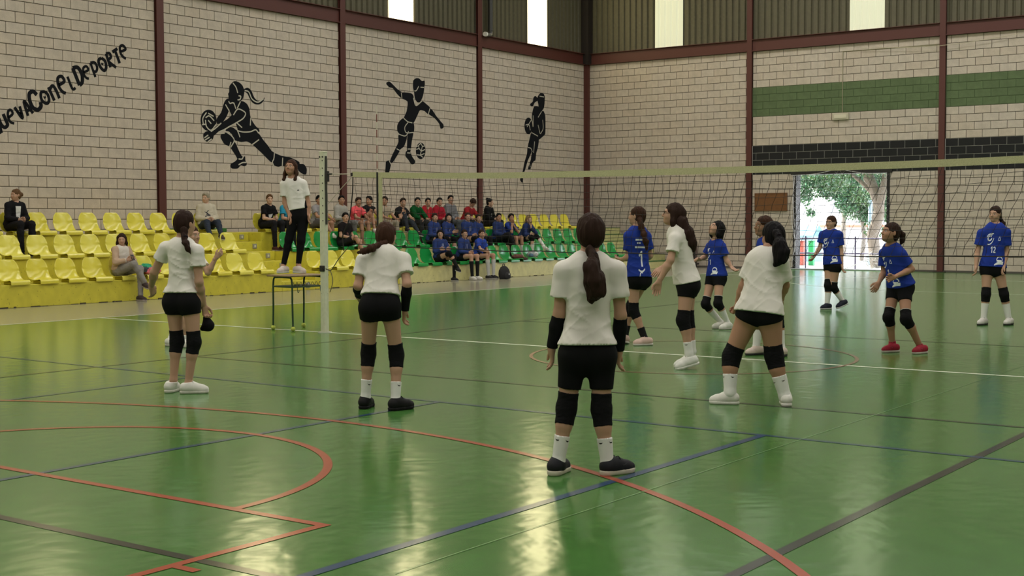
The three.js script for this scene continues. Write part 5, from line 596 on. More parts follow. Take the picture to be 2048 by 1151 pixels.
  if (o.glasses) { const m = []; for (const q of [-1, 1]) { const t = new THREE.TorusGeometry(0.02 * hs, 0.0022, 6, 24); t.applyMatrix4(new THREE.Matrix4().makeBasis(hr, hu, hf)); const c = hp(q * 0.031, 0.0, 0.092); t.translate(c.x, c.y, c.z); m.push(t, bar(hp(q * 0.05, 0.004, 0.09).toArray(), hp(q * 0.078, 0.004, 0.0).toArray(), 0.0018, 5)); } mesh('glasses', merge(m), doorBlack, root); }
  return root;
}
// ---- printed shirts
const royal = '#2c45ab';
function jersey(frontNumber, backNumber) {
  return canvasTex(1024, 512, c => {
    c.fillStyle = '#22388f'; c.fillRect(0, 0, 1024, 512);
    const gr = (x, y, w, h, col) => { c.fillStyle = col; c.fillRect(x, y, w, h); };
    for (let i = 0; i < 60; i++) { c.globalAlpha = 0.25; gr((i * 193) % 1024, 330 + (i * 71) % 180, 90, 14, '#1b2e78'); c.globalAlpha = 1; }
    const W = '#e8ebef'; c.strokeStyle = W; c.fillStyle = W; c.lineCap = 'round';
    // front: crest on the wearer's right breast, small mark on the left breast, wave emblem low on the left
    c.lineWidth = 12; c.beginPath(); c.ellipse(172, 170, 30, 20, -0.3, 0.6, 5.6); c.stroke(); c.lineWidth = 9; c.beginPath(); c.moveTo(128, 162); c.quadraticCurveTo(150, 120, 205, 140); c.stroke(); c.beginPath(); c.moveTo(140, 225); c.quadraticCurveTo(200, 235, 232, 172); c.stroke(); c.font = 'bold 20px sans-serif'; c.fillRect(180, 124, 50, 8);
    c.lineWidth = 6; c.beginPath(); c.moveTo(306, 176); c.lineTo(326, 150); c.lineTo(340, 178); c.stroke(); c.fillRect(300, 182, 46, 5);
    if (frontNumber) { c.font = 'bold 78px sans-serif'; c.textAlign = 'center'; c.fillText(frontNumber, 232, 300); }
    c.lineWidth = 10; c.beginPath(); c.ellipse(345, 362, 46, 30, 0, Math.PI, 2 * Math.PI); c.stroke(); c.beginPath(); c.moveTo(262, 404); c.quadraticCurveTo(320, 366, 408, 374); c.lineTo(402, 402); c.quadraticCurveTo(330, 396, 262, 414); c.fill(); c.fillRect(300, 362, 80, 16);
    // back: name lines, number, swirl
    c.fillRect(690, 130, 150, 14); c.fillRect(710, 156, 60, 12); c.fillRect(680, 186, 170, 16);
    if (backNumber) { c.font = 'bold 170px sans-serif'; c.textAlign = 'center'; c.fillText(backNumber, 768, 346); }
    c.lineWidth = 14; c.beginPath(); c.moveTo(720, 372); c.quadraticCurveTo(770, 400, 820, 366); c.stroke(); c.lineWidth = 10; c.beginPath(); c.arc(760, 420, 28, 0.5, 5.2); c.stroke(); c.beginPath(); c.moveTo(735, 455); c.quadraticCurveTo(790, 470, 800, 430); c.stroke();
  });
}
function printTex(base, draw) { return canvasTex(512, 256, c => { c.fillStyle = base; c.fillRect(0, 0, 512, 256); draw(c); }); }
const PEOPLE = {"A":[[14.984,0.0,29.94],[[-0.058,1.476,-0.075],[-0.057,1.332,-0.042],[-0.044,0.823,-0.02],[-0.217,1.284,0.002],[-0.341,1.05,0.032],[-0.487,0.919,-0.052],[-0.52,0.807,-0.12],[0.113,1.26,-0.061],[0.135,0.974,-0.059],[0.075,0.754,-0.163],[0.057,0.645,-0.205],[-0.123,0.782,0.003],[-0.116,0.452,-0.019],[-0.132,0.106,0.014],[-0.146,0.001,0.054],[-0.248,0.001,-0.143],[0.045,0.781,-0.044],[0.067,0.45,-0.052],[0.022,0.087,-0.022],[0.008,0.001,0.018],[0.161,0.001,-0.141],[-0.1,-0.087,-0.991]],[[0.025,1.42,0.004],[0.057,1.36,0.022],[0.089,1.309,0.039],[0.116,1.262,0.041],[0.142,1.214,0.032]]],"A2":[[11.514,0.0,27.118],[[0.119,1.331,-0.169],[0.104,1.158,-0.147],[0.061,0.615,-0.082],[0.287,1.083,-0.126],[0.44,0.89,-0.126],[0.528,1.068,-0.175],[0.563,1.126,-0.229],[-0.08,1.101,-0.196],[-0.132,0.858,-0.205],[0.03,0.672,-0.125],[0.092,0.555,-0.101],[0.154,0.584,-0.048],[0.135,0.321,-0.043],[0.097,0.075,-0.025],[0.045,0.001,-0.008],[0.195,0.001,-0.017],[-0.03,0.575,-0.113],[-0.072,0.311,-0.067],[-0.114,0.083,-0.022],[-0.158,0.001,-0.011],[-0.0,0.001,-0.001],[0.995,0.0,-0.1]]],"B":[[17.13,0.0,29.725],[[-0.153,1.368,-0.173],[-0.117,1.274,-0.094],[-0.058,0.854,0.013],[-0.227,1.203,0.015],[-0.23,0.983,0.079],[-0.37,0.888,-0.085],[-0.446,0.907,-0.229],[0.018,1.21,-0.187],[0.098,0.995,-0.133],[0.039,0.776,-0.175],[-0.01,0.68,-0.208],[-0.121,0.799,0.062],[-0.201,0.441,-0.006],[-0.211,0.086,0.023],[-0.208,0.001,0.051],[-0.3,0.001,-0.153],[0.007,0.807,-0.031],[0.007,0.432,-0.106],[0.049,0.071,-0.04],[0.045,0.001,-0.008],[0.093,0.001,-0.214],[-0.43,-0.139,-0.892]],[[-0.098,1.318,-0.086],[-0.107,1.303,-0.029],[-0.1,1.277,0.067],[-0.151,1.258,0.104],[-0.202,1.246,0.117]]],"C":[[19.864,0.0,31.06],[[-0.031,1.413,-0.066],[-0.033,1.29,-0.057],[-0.029,0.73,-0.024],[-0.155,1.219,0.036],[-0.18,0.941,0.046],[-0.233,0.734,0.048],[-0.243,0.617,0.013],[0.098,1.221,-0.147],[0.115,0.934,-0.166],[0.072,0.714,-0.22],[0.04,0.592,-0.251],[-0.093,0.695,0.024],[-0.129,0.389,0.044],[-0.15,0.068,0.104],[-0.151,0.001,0.145],[-0.194,0.001,-0.059],[0.041,0.695,-0.073],[0.049,0.383,-0.059],[0.098,0.053,-0.049],[0.097,0.001,-0.033],[0.156,0.001,-0.186],[-0.583,-0.07,-0.809]],[[0.03,1.321,0.02],[0.059,1.29,0.044],[0.073,1.219,0.087],[0.089,1.145,0.086],[0.095,1.093,0.079],[0.072,1.037,0.087]]],"D":[[17.715,0.0,25.813],[[-0.221,1.554,-0.061],[-0.193,1.418,-0.073],[-0.102,0.876,-0.13],[-0.131,1.324,0.061],[-0.132,1.096,0.15],[-0.229,0.881,0.208],[-0.268,0.745,0.208],[-0.293,1.325,-0.193],[-0.302,1.099,-0.221],[-0.362,1.009,-0.099],[-0.408,0.936,0.014],[-0.048,0.816,-0.041],[-0.062,0.496,0.014],[-0.004,0.155,-0.007],[0.056,0.045,-0.043],[-0.064,0.001,0.071],[-0.126,0.817,-0.207],[-0.121,0.486,-0.19],[-0.075,0.156,-0.203],[-0.056,0.03,-0.21],[-0.163,0.001,-0.08],[-0.851,0.139,0.506]],[[-0.129,1.468,-0.06],[-0.085,1.352,-0.085],[-0.05,1.267,-0.105],[-0.024,1.206,-0.12]]],"E":[[19.385,0.0,27.827],[[0.05,1.357,-0.22],[0.042,1.233,-0.144],[0.018,0.774,-0.061],[-0.062,1.188,-0.104],[-0.142,0.955,-0.08],[-0.214,0.791,-0.118],[-0.264,0.716,-0.175],[0.162,1.178,-0.141],[0.152,0.964,-0.244],[0.055,0.833,-0.363],[-0.036,0.777,-0.417],[-0.067,0.727,-0.047],[-0.203,0.385,-0.001],[-0.187,0.09,0.055],[-0.152,0.001,0.035],[-0.308,0.001,0.099],[0.102,0.72,-0.069],[0.12,0.399,-0.111],[0.21,0.07,-0.131],[0.238,0.001,-0.098],[0.121,0.001,-0.309],[-0.827,0.0,-0.563]],[[0.131,1.387,-0.119],[0.166,1.356,-0.081],[0.198,1.293,-0.039],[0.218,1.233,-0.024],[0.213,1.186,-0.018],[0.174,1.138,-0.011]]],"B1":[[15.984,0.0,23.878],[[-0.067,1.543,-0.097],[-0.048,1.405,-0.078],[-0.013,0.825,-0.042],[-0.134,1.321,-0.011],[-0.116,1.052,0.018],[-0.256,1.019,-0.052],[-0.352,1.029,-0.082],[0.011,1.32,-0.189],[0.022,1.066,-0.255],[-0.126,1.006,-0.392],[-0.232,1.021,-0.452],[-0.055,0.765,-0.008],[-0.06,0.417,-0.007],[0.071,0.071,-0.056],[0.121,0.001,-0.088],[-0.027,0.001,0.082],[-0.028,0.766,-0.176],[-0.197,0.423,-0.131],[-0.227,0.091,-0.089],[-0.225,0.001,-0.11],[-0.222,0.035,0.059],[-0.993,0.07,0.1]],[[0.014,1.494,-0.029],[0.046,1.405,-0.01],[0.083,1.328,0.006],[0.109,1.245,0.004],[0.116,1.156,-0.008]]],"B2":[[15.733,0.0,21.225],[[-0.076,1.375,-0.031],[-0.091,1.217,-0.047],[-0.082,0.737,-0.049],[0.018,1.15,-0.011],[0.074,0.945,-0.038],[0.159,0.852,-0.02],[0.222,0.806,-0.013],[-0.217,1.153,-0.113],[-0.287,0.98,-0.101],[-0.292,0.956,0.052],[-0.31,0.972,0.162],[-0.015,0.685,-0.007],[0.014,0.362,0.091],[0.09,0.09,-0.046],[0.111,0.001,-0.08],[0.044,0.001,0.117],[-0.169,0.686,-0.069],[-0.189,0.347,0.065],[-0.055,0.085,-0.138],[-0.034,0.001,-0.174],[-0.117,0.001,0.01],[-0.497,0.469,0.73]]],"BF":[[17.748,0.0,24.113],[[-0.052,1.424,-0.051],[-0.035,1.286,-0.055],[-0.003,0.762,-0.046],[0.023,1.206,0.056],[0.079,0.944,0.057],[0.018,0.752,0.113],[-0.025,0.671,0.149],[-0.133,1.217,-0.202],[-0.112,0.959,-0.226],[-0.159,0.821,-0.134],[-0.181,0.767,-0.066],[0.06,0.711,0.011],[0.148,0.394,-0.008],[0.188,0.086,-0.017],[0.212,0.001,-0.03],[0.183,0.001,0.114],[-0.063,0.713,-0.098],[-0.1,0.393,-0.027],[-0.109,0.072,-0.0],[-0.071,0.001,-0.048],[-0.161,0.001,0.116],[-0.63,0.087,0.772]]],"B3":[[15.404,0.0,16.525],[[-0.039,1.443,-0.062],[-0.043,1.318,-0.052],[-0.007,0.759,-0.042],[0.112,1.268,-0.061],[0.124,0.985,-0.102],[0.168,0.729,-0.043],[0.192,0.605,-0.028],[-0.169,1.268,-0.019],[-0.209,1.033,-0.013],[-0.248,0.893,0.123],[-0.264,0.82,0.188],[0.065,0.711,-0.017],[0.032,0.368,-0.021],[0.147,0.113,-0.175],[0.182,0.071,-0.197],[0.081,0.001,0.004],[-0.07,0.707,-0.068],[-0.044,0.402,0.031],[-0.056,0.059,0.037],[-0.028,0.001,-0.004],[-0.102,0.001,0.198],[-0.246,0.0,0.969]]],"B4":[[18.921,0.0,23.052],[[-0.138,1.347,0.04],[-0.151,1.201,-0.015],[-0.074,0.76,-0.118],[-0.026,1.124,-0.002],[0.063,0.939,-0.079],[-0.044,0.856,0.176],[-0.128,0.825,0.287],[-0.285,1.134,-0.162],[-0.285,0.895,-0.171],[-0.297,0.775,-0.032],[-0.323,0.677,0.067],[-0.015,0.718,-0.083],[0.062,0.394,0.078],[0.167,0.05,-0.123],[0.2,0.001,-0.143],[0.133,0.001,0.055],[-0.155,0.717,-0.155],[-0.156,0.405,0.025],[-0.146,0.081,-0.085],[-0.108,0.001,-0.109],[-0.232,0.001,0.104],[-0.619,0.208,0.758]],[[-0.101,1.357,-0.061],[-0.082,1.357,-0.088],[-0.061,1.318,-0.112],[-0.06,1.261,-0.11],[-0.072,1.217,-0.098]]],"B5":[[18.605,0.0,18.371],[[-0.043,1.564,-0.067],[-0.033,1.423,-0.065],[-0.051,0.828,-0.015],[0.107,1.331,-0.111],[0.104,1.033,-0.14],[0.104,0.824,-0.003],[0.081,0.707,0.082],[-0.203,1.317,0.015],[-0.248,1.04,0.039],[-0.241,0.815,0.123],[-0.226,0.703,0.168],[0.025,0.786,-0.042],[0.103,0.434,-0.052],[0.16,0.056,-0.118],[0.17,0.001,-0.159],[0.156,0.001,0.038],[-0.119,0.785,0.012],[-0.106,0.434,0.087],[-0.134,0.078,0.092],[-0.124,0.001,0.052],[-0.153,0.001,0.259],[-0.161,0.0,0.987]],[[-0.01,1.536,-0.15],[0.008,1.486,-0.161],[0.033,1.429,-0.175],[0.055,1.366,-0.174],[0.071,1.309,-0.17]]],"U":[[10.529,0.76,24.185],[[-0.058,1.491,-0.051],[-0.051,1.336,-0.072],[0.025,0.834,-0.107],[0.064,1.286,-0.164],[0.115,0.996,-0.207],[0.167,0.819,-0.172],[0.194,0.706,-0.122],[-0.154,1.28,-0.006],[-0.135,0.997,-0.002],[-0.021,0.819,0.025],[0.053,0.686,0.042],[0.083,0.791,-0.146],[0.085,0.466,-0.09],[0.044,0.119,-0.076],[-0.002,0.001,-0.062],[0.231,0.001,-0.044],[-0.026,0.791,-0.068],[-0.068,0.48,-0.006],[-0.128,0.112,0.048],[-0.113,0.001,0.006],[-0.079,0.001,0.205],[0.347,0.208,0.915]]]};
const JN = ['hd', 'nk', 'pv', 'sL', 'eL', 'wL', 'tL', 'sR', 'eR', 'wR', 'tR', 'hL', 'kL', 'aL', 'hlL', 'toL', 'hR', 'kR', 'aR', 'hlR', 'toR', 'face'];
const BLACKC = [0.006, 0.006, 0.007], TEE = [0.70, 0.675, 0.62], WSOCK = [0.70, 0.70, 0.67], WSHOE = [0.66, 0.65, 0.60];
function player(key, o, extra) { const [base, arr] = PEOPLE[key], J = {}; JN.forEach((n, i) => J[n] = V(...arr[i])); for (const q of ['sL', 'sR']) J[q].y -= 0.02; if (o.tailPts) { o.hair.tail = PEOPLE[key][2].map((p, i) => [V(...p), o.tailPts[i]]); if (!o.noTie) { const d = o.hair.tail[1][0].clone().sub(o.hair.tail[0][0]).normalize(); o.hair.tie = [o.hair.tail[1][0], o.tailPts[1] * 1.05, d]; } } return person(base, J, { cell: 0.012, headCell: 0.0045, handCell: 0.0045, hairCell: 0.008, seed: base[0] * 3, ...o }); }
const tee = (more = {}) => ({ color: TEE, sleeve: 0.6, hem: 0.02, loose: 0.022, ...more });
const shorts = (l, more = {}) => ({ color: BLACKC, length: l, ...more });
player('C', { label: 'girl in white tee and mid-thigh black shorts, back turned, nearest the viewer', s: 0.98, fat: 0.9, hairColor: 'dark', hair: { type: 'pony', big: 0.004 }, tailPts: [0.03, 0.02, 0.045, 0.058, 0.052, 0.02], top: tee({ hem: 0.06, tilt: 0.03 }), bottom: shorts(0.62), knee: true, sock: { h: 0.5, color: WSOCK, mark: [2.6, -2.2] }, armSleeve: true, shoe: { color: [0.018, 0.019, 0.023], sole: [0.58, 0.54, 0.45], mark: [0.6, 0.6, 0.6] }, curlL: 0.35, curlR: 0.4, fold: 0.0036, soleH: 0.006, collar: 0.02 });
player('B', { label: 'girl in white tee and short black shorts leaning forward with black forearm sleeves', s: 0.97, fat: 0.88, hairColor: 'brown', hair: { type: 'pony' }, tailPts: [0.03, 0.02, 0.026, 0.02, 0.006], top: tee({ hem: 0.12 }), bottom: shorts(0.22), knee: true, sock: { h: 0.42, color: WSOCK, mark: [-2.3] }, armSleeve: true, shoe: { color: [0.012, 0.012, 0.013], sole: [0.012, 0.012, 0.013] }, fold: 0.0036, collar: 0.015 });
player('A', { label: 'girl with a braid in white tee, back turned, holding a black pad', s: 1.0, fat: 0.85, hairColor: 'dark', hair: { type: 'pony' }, tailPts: [0.03, 0.02, 0.022, 0.018, 0.006], top: tee({ hem: 0.1, fit: 'slim', sleeve: 0.5 }), bottom: shorts(0.26), knee: true, shoe: { color: WSHOE, sole: [0.6, 0.58, 0.52] }, curlR: 0.8, fold: 0.004 });
player('A2', { label: 'girl mostly hidden behind the braided girl, one arm bent forward', s: 0.95, fat: 0.88, hairColor: 'brown', hair: { type: 'pony' }, top: tee({ hem: 0.02 }), bottom: shorts(0.3), sock: { h: 0.3, color: WSOCK }, shoe: { color: WSHOE } });
player('D', { label: 'tall girl with long loose hair and glasses in white tee, facing the net', s: 1.02, fat: 1.0, hairColor: 'dark', glasses: true, hair: { type: 'long', len: 0.22 }, tailPts: [0.07, 0.078, 0.066, 0.03], noTie: true, top: tee({ hem: -0.02, sleeve: 0.62 }), bottom: shorts(0.3), knee: true, sock: { h: 0.35, color: WSOCK, mark: [1.4] }, shoe: { color: [0.66, 0.66, 0.62], sole: [0.7, 0.69, 0.64] }, fold: 0.0045, curlL: 0.25, curlR: 0.2 });
player('E', { label: 'girl with a thick curly black ponytail in white tee, legs apart', s: 0.98, fat: 1.0, leg: 1.25, skin: TAN, hairColor: 'black', hair: { type: 'pony', big: 0.006 }, tailPts: [0.035, 0.026, 0.05, 0.055, 0.045, 0.02], top: tee({ hem: -0.07, sleeve: 0.72, loose: 0.028 }), bottom: shorts(0.1), knee: true, sock: { h: 0.52, color: WSOCK, mark: [2.4, -2.4] }, shoe: { color: WSHOE, sole: [0.68, 0.67, 0.62] }, fold: 0.0045, curlL: 1.1 });
const blueTop = (f, b, more = {}) => ({ name: 'jersey', map: jersey(f, b), sleeve: 0.66, hem: -0.02, loose: 0.02, ...more });
player('B1', { label: 'girl in blue jersey with a long braid, back to the viewer beyond the net', s: 1.0, fat: 0.9, hairColor: 'brown', hair: { type: 'pony' }, tailPts: [0.035, 0.03, 0.03, 0.026, 0.018], noTie: true, top: blueTop('', '1'), bottom: shorts(0.24), knee: true, sock: { h: 0.4, color: [0.012, 0.012, 0.013], }, shoe: { color: [0.62, 0.45, 0.39], sole: [0.66, 0.62, 0.57] } });
player('B2', { label: 'short haired girl in blue jersey crouching and looking up beyond the net', s: 0.93, fat: 0.88, hairColor: 'black', hair: { type: 'long', len: 0.03 }, top: blueTop('1', ''), bottom: shorts(0.28), knee: true, kneeTrim: true, sock: { h: 0.69, color: WSOCK }, shoe: { color: WSHOE } });
player('BF', { label: 'girl in blue jersey half hidden behind the curly ponytail girl', s: 0.98, fat: 0.92, skin: TAN, hairColor: 'brown', hair: { type: 'pony' }, top: blueTop('', ''), bottom: shorts(0.4), knee: true, sock: { h: 0.69, color: WSOCK }, shoe: { color: [0.6, 0.5, 0.44], sole: [0.05, 0.05, 0.05], mark: [0.03, 0.03, 0.03] } });
player('B3', { label: 'girl in blue jersey walking in front of the bright doorway', s: 1.0, fat: 0.92, hairColor: 'brown', hair: { type: 'pony' }, top: blueTop('', ''), bottom: shorts(0.24), knee: true, kneeTrim: true, sock: { h: 0.69, color: WSOCK }, shoe: { color: [0.016, 0.018, 0.03], sole: [0.5, 0.5, 0.5] } });
player('B4', { label: 'girl in blue jersey and red shoes leaning forward ready to move', s: 0.96, fat: 0.93, skin: TAN, hairColor: 'dark', hair: { type: 'pony' }, tailPts: [0.03, 0.018, 0.03, 0.024, 0.01], top: blueTop('1', ''), bottom: shorts(0.42), knee: true, kneeTrim: true, shoe: { color: [0.30, 0.022, 0.04], sole: [0.55, 0.5, 0.46], mark: [0.5, 0.4, 0.4] }, sock: { h: 0.14, color: [0.3, 0.03, 0.05] } });
player('B5', { label: 'girl in blue jersey number 12 standing at the far right', s: 1.03, fat: 0.95, hairColor: 'dark', hair: { type: 'pony' }, tailPts: [0.03, 0.022, 0.03, 0.022, 0.008], top: blueTop('12', ''), bottom: shorts(0.24), knee: true, sock: { h: 0.69, color: WSOCK }, shoe: { color: [0.55, 0.53, 0.5], sole: [0.05, 0.05, 0.05], lace: [0.3, 0.3, 0.3] } });
player('U', { label: 'umpire in white tee and black leggings standing on the school desk', s: 1.0, fat: 0.9, hairColor: 'brown', skin: TAN, hair: { type: 'long', len: 0.1, front: true }, top: { name: 'shirt', sleeve: 0.66, hem: 0.13, loose: 0.016, map: canvasTex(512, 256, c => { c.fillStyle = '#dedad4'; c.fillRect(0, 0, 512, 256); c.fillStyle = '#0c0c0e'; for (const [x, d] of [[0, 1], [256, -1], [256, 1], [512, -1]]) { c.beginPath(); c.moveTo(x + d * 34, 126); c.quadraticCurveTo(x + d * 64, 150, x + d * 58, 215); c.lineTo(x + d * 20, 215); c.lineTo(x + d * 26, 140); c.fill(); } c.fillStyle = '#26262a'; c.fillRect(160, 84, 16, 5); }) }, bottom: { name: 'leggings', color: BLACKC, length: 1.95, loose: 0.004 }, shoe: { color: [0.55, 0.48, 0.43], sole: [0.62, 0.59, 0.54] }, curlR: 0.3, curlL: 0.3 });
tag(mesh('held_pad', (() => { const f = new Field(); const [b, a] = PEOPLE.A, t = V(...a[10]).add(V(...b)); f.cap(t.clone().add(V(0, 0.0, 0)), t.clone().add(V(0.02, -0.06, 0.0)), 0.03, 0.055, 0.02); f.cap(t.clone().add(V(0.02, -0.06, 0)), t.clone().add(V(-0.02, -0.09, 0.03)), 0.045, 0.02, 0.02); return meshField(f, 0.009); })(), clothMat(BLACKC)), 'black knee pad dangling from the hand of the braided girl', 'knee pad');

// ---------------------------------------------------------------- spectators on the bleachers (facing the court, +x)
function sit(z, row, o) {
  const s = o.s || 0.97, hipY = TY[row] + SEAT_Y + 0.1, x0 = TX[row] - 0.2 + (o.dx || 0), footY = (row ? TY[row - 1] : 0), ln = (o.lean || 0) * Math.PI / 180, yaw = (o.turn || 0) * Math.PI / 180;
  const Fw = V(Math.cos(yaw), 0, Math.sin(yaw)), Rt = V(-Math.sin(yaw), 0, Math.cos(yaw)), UP = V(0, 1, 0); // right of a person facing +x is +z
  const base = [x0, footY, z], Y = hipY - footY;
  const at = (f, u, r) => V(0, Y + u, 0).addScaledVector(Fw, f).addScaledVector(Rt, r);
  const J = { pv: at(0, 0.03, 0) }; const tr = 0.42 * s;
  const up = UP.clone().multiplyScalar(Math.cos(ln)).addScaledVector(Fw, Math.sin(ln)); const T = (u, f, r) => J.pv.clone().addScaledVector(up, u).addScaledVector(Fw, f).addScaledVector(Rt, r);
  J.nk = T(tr, 0, 0); const hy = (o.head || 0) * Math.PI / 180 + yaw, hpit = (o.pitch || 0) * Math.PI / 180;
  J.face = V(Math.cos(hy) * Math.cos(hpit), Math.sin(hpit), Math.sin(hy) * Math.cos(hpit));
  J.hd = J.nk.clone().addScaledVector(UP, 0.155 * s).addScaledVector(Fw, 0.02 + 0.05 * Math.sin(ln) + (o.headFwd || 0)).addScaledVector(Rt, o.headSide || 0);
  for (const [S, q] of [['L', -1], ['R', 1]]) {
    J['s' + S] = T(tr - 0.045, 0.0, q * 0.155 * s); J['h' + S] = at(0.02, 0, q * 0.085);
    const legs = o['leg' + S] || o.legs || 'down';
    let kn = at(0.40 * s, 0.03, q * (o.spread || 0.12)), an = V(0, 0.09, 0).addScaledVector(Fw, 0.42 * s + (o.foot || 0)).addScaledVector(Rt, q * (o.spread || 0.12) * 0.9);
    if (legs === 'cross') { kn = at(0.40 * s, 0.12, q * 0.02); an = kn.clone().addScaledVector(Fw, 0.12).addScaledVector(UP, -0.36).addScaledVector(Rt, -q * 0.16); }
    if (legs === 'ext') { kn = at(0.40 * s, 0.05, q * 0.12); an = kn.clone().addScaledVector(Fw, 0.24).addScaledVector(UP, -0.27); }
    if (legs === 'up') { kn = at(0.34 * s, 0.24, q * 0.1); an = kn.clone().addScaledVector(Fw, 0.12).addScaledVector(UP, -0.37); }
    J['k' + S] = kn; J['a' + S] = an; const fl = legs === 'down'; const sole = an.clone().addScaledVector(UP, -0.085); const fd = Fw.clone().addScaledVector(UP, fl ? 0 : -0.2).addScaledVector(Rt, q * 0.15).normalize(); J['hl' + S] = sole.clone().addScaledVector(fd, -0.06); J['to' + S] = sole.clone().addScaledVector(fd, 0.16);
    if (fl) { J['hl' + S].y = 0.003; J['to' + S].y = 0.003; }
    const arm = o['arm' + S] || o.arms || 'lap'; const sh = J['s' + S]; let el, wr, ti;
    if (arm === 'lap') { el = sh.clone().addScaledVector(UP, -0.24).addScaledVector(Fw, 0.06).addScaledVector(Rt, q * 0.05); wr = at(0.26, 0.12, q * 0.05); ti = at(0.36, 0.10, -q * 0.05); }
    if (arm === 'knee') { el = sh.clone().addScaledVector(UP, -0.2).addScaledVector(Fw, 0.15).addScaledVector(Rt, q * 0.05); wr = kn.clone().addScaledVector(UP, 0.1).addScaledVector(Fw, -0.02); ti = kn.clone().addScaledVector(UP, -0.0).addScaledVector(Fw, 0.1); }
    if (arm === 'cross') { el = sh.clone().addScaledVector(UP, -0.22).addScaledVector(Fw, 0.07).addScaledVector(Rt, q * 0.06); wr = T(tr - 0.22, 0.2, -q * 0.04); ti = T(tr - 0.21, 0.16, -q * 0.16); }
    if (arm === 'chin') { el = sh.clone().addScaledVector(UP, -0.2).addScaledVector(Fw, 0.17); wr = J.hd.clone().addScaledVector(UP, -0.19).addScaledVector(J.face, 0.1).addScaledVector(Rt, q * 0.03); ti = J.hd.clone().addScaledVector(UP, -0.06).addScaledVector(J.face, 0.11).addScaledVector(Rt, -q * 0.01); }
    if (arm === 'phone') { el = sh.clone().addScaledVector(UP, -0.23).addScaledVector(Fw, 0.1).addScaledVector(Rt, q * 0.06); wr = T(tr - 0.24, 0.26, q * 0.07); ti = T(tr - 0.2, 0.34, q * 0.0); }
    if (arm === 'down') { el = sh.clone().addScaledVector(UP, -0.25).addScaledVector(Rt, q * 0.04); wr = el.clone().addScaledVector(UP, -0.18).addScaledVector(Fw, 0.1); ti = wr.clone().addScaledVector(UP, -0.12).addScaledVector(Fw, 0.08); }
    J['e' + S] = el; J['w' + S] = wr; J['t' + S] = ti; J['thumb' + S] = UP;
  }
  person(base, J, { cell: 0.016, headCell: 0.0075, handCell: 0.008, hairCell: 0.011, seated: true, seed: z * 5, fold: 0.006, shoe: { color: [0.6, 0.58, 0.54] }, group: 'spectators on the bleachers', ...o, head: 0.98, s });
  return { J, base };
}
const NAVY = [0.022, 0.036, 0.115], JEANS = [0.028, 0.036, 0.055], DARKJ = [0.014, 0.015, 0.018];
const hoodTex = printTex('#2a3a6e', c => { c.strokeStyle = '#d8dbe2'; c.lineWidth = 4; c.beginPath(); c.moveTo(116, 60); c.lineTo(112, 120); c.moveTo(140, 60); c.lineTo(146, 116); c.stroke(); });
const NAVYHOOD = { name: 'hoodie', sleeve: 1.95, hem: -0.06, loose: 0.026, hood: true, map: hoodTex };
const teeOf = (color, more = {}) => ({ color, sleeve: 0.62, hem: -0.04, loose: 0.02, ...more }), hoodOf = (color, more = {}) => ({ name: 'hoodie', color, sleeve: 1.95, hem: -0.06, loose: 0.028, hood: true, ...more }), trous = (color, more = {}) => ({ name: 'trousers', color, length: 1.95, loose: 0.014, fold: 0.004, ...more }), shortsOf = (color, l = 0.8) => ({ color, length: l, loose: 0.016, fold: 0.004 });
sit(22.66, 2, { label: 'woman with hair tied back in black jacket over white top, back row at far left', hairColor: 'light', hair: { type: 'bun' }, head: 85, lean: 8, top: { name: 'jacket', sleeve: 1.9, hem: -0.06, loose: 0.024, map: printTex('#17171a', c => { c.fillStyle = '#d6d6d2'; c.beginPath(); c.moveTo(92, 40); c.lineTo(164, 40); c.lineTo(156, 180); c.lineTo(112, 190); c.fill(); }) }, bottom: trous([0.010, 0.010, 0.012]), shoe: { color: [0.02, 0.02, 0.02] } });
sit(23.5, 2, { label: 'person in dark clothes at the left edge with one leg crossed', hairColor: 'dark', hair: { type: 'short' }, lean: 0, legL: 'cross', top: teeOf([0.03, 0.03, 0.04]), bottom: trous([0.03, 0.03, 0.035]), shoe: { color: [0.28, 0.1, 0.08], sole: [0.5, 0.45, 0.42] } });
const phoneLady = sit(21.5, 0, { label: 'woman in beige sweater and grey trousers using a phone in the front row', hairColor: 'dark', hair: { type: 'long', len: 0.05 }, head: 40, pitch: -8, arms: 'phone', legR: 'cross', top: { name: 'sweater', sleeve: 1.95, hem: -0.06, loose: 0.024, map: printTex('#b59c86', c => { c.fillStyle = '#cbc4bb'; c.fillRect(56, 0, 144, 150); }) }, bottom: trous([0.24, 0.225, 0.21]), shoe: { color: [0.05, 0.035, 0.035], sole: [0.35, 0.3, 0.28] } });
{ const p = phoneLady.J.tR.clone().lerp(phoneLady.J.tL, 0.5).add(V(...phoneLady.base)), g = new RoundedBoxGeometry(0.012, 0.14, 0.07, 2, 0.005); g.rotateZ(0.5); const o = tag(group('mobile_phone', p.toArray()), 'black phone held by the woman in the beige sweater', 'phone'); mesh('phone_case', g, doorBlack, o); const q = new THREE.BoxGeometry(0.002, 0.125, 0.06); q.rotateZ(0.5); q.translate(-0.006, 0.0035, 0); mesh('screen', q, std(lin(0.05, 0.06, 0.08), 0.15), o); }
sit(17.9, 2, { label: 'grey haired woman in white printed hoodie and jeans beside the aisle', skin: PALE, hairColor: 'grey', hair: { type: 'short', big: 0.004 }, head: 45, lean: -10, turn: 25, legs: 'ext', spread: 0.16, top: hoodOf([1, 1, 1], { map: printTex('#b9b1a0', c => { c.strokeStyle = '#3a3a40'; c.lineWidth = 7; c.beginPath(); for (let i = 0; i < 9; i++) c.lineTo(84 + (i * 37) % 92, 96 + (i * 23) % 60); c.stroke(); c.beginPath(); c.arc(136, 112, 24, 0.5, 5); c.stroke(); }) }), bottom: trous(JEANS), shoe: { color: [0.07, 0.05, 0.04] } });
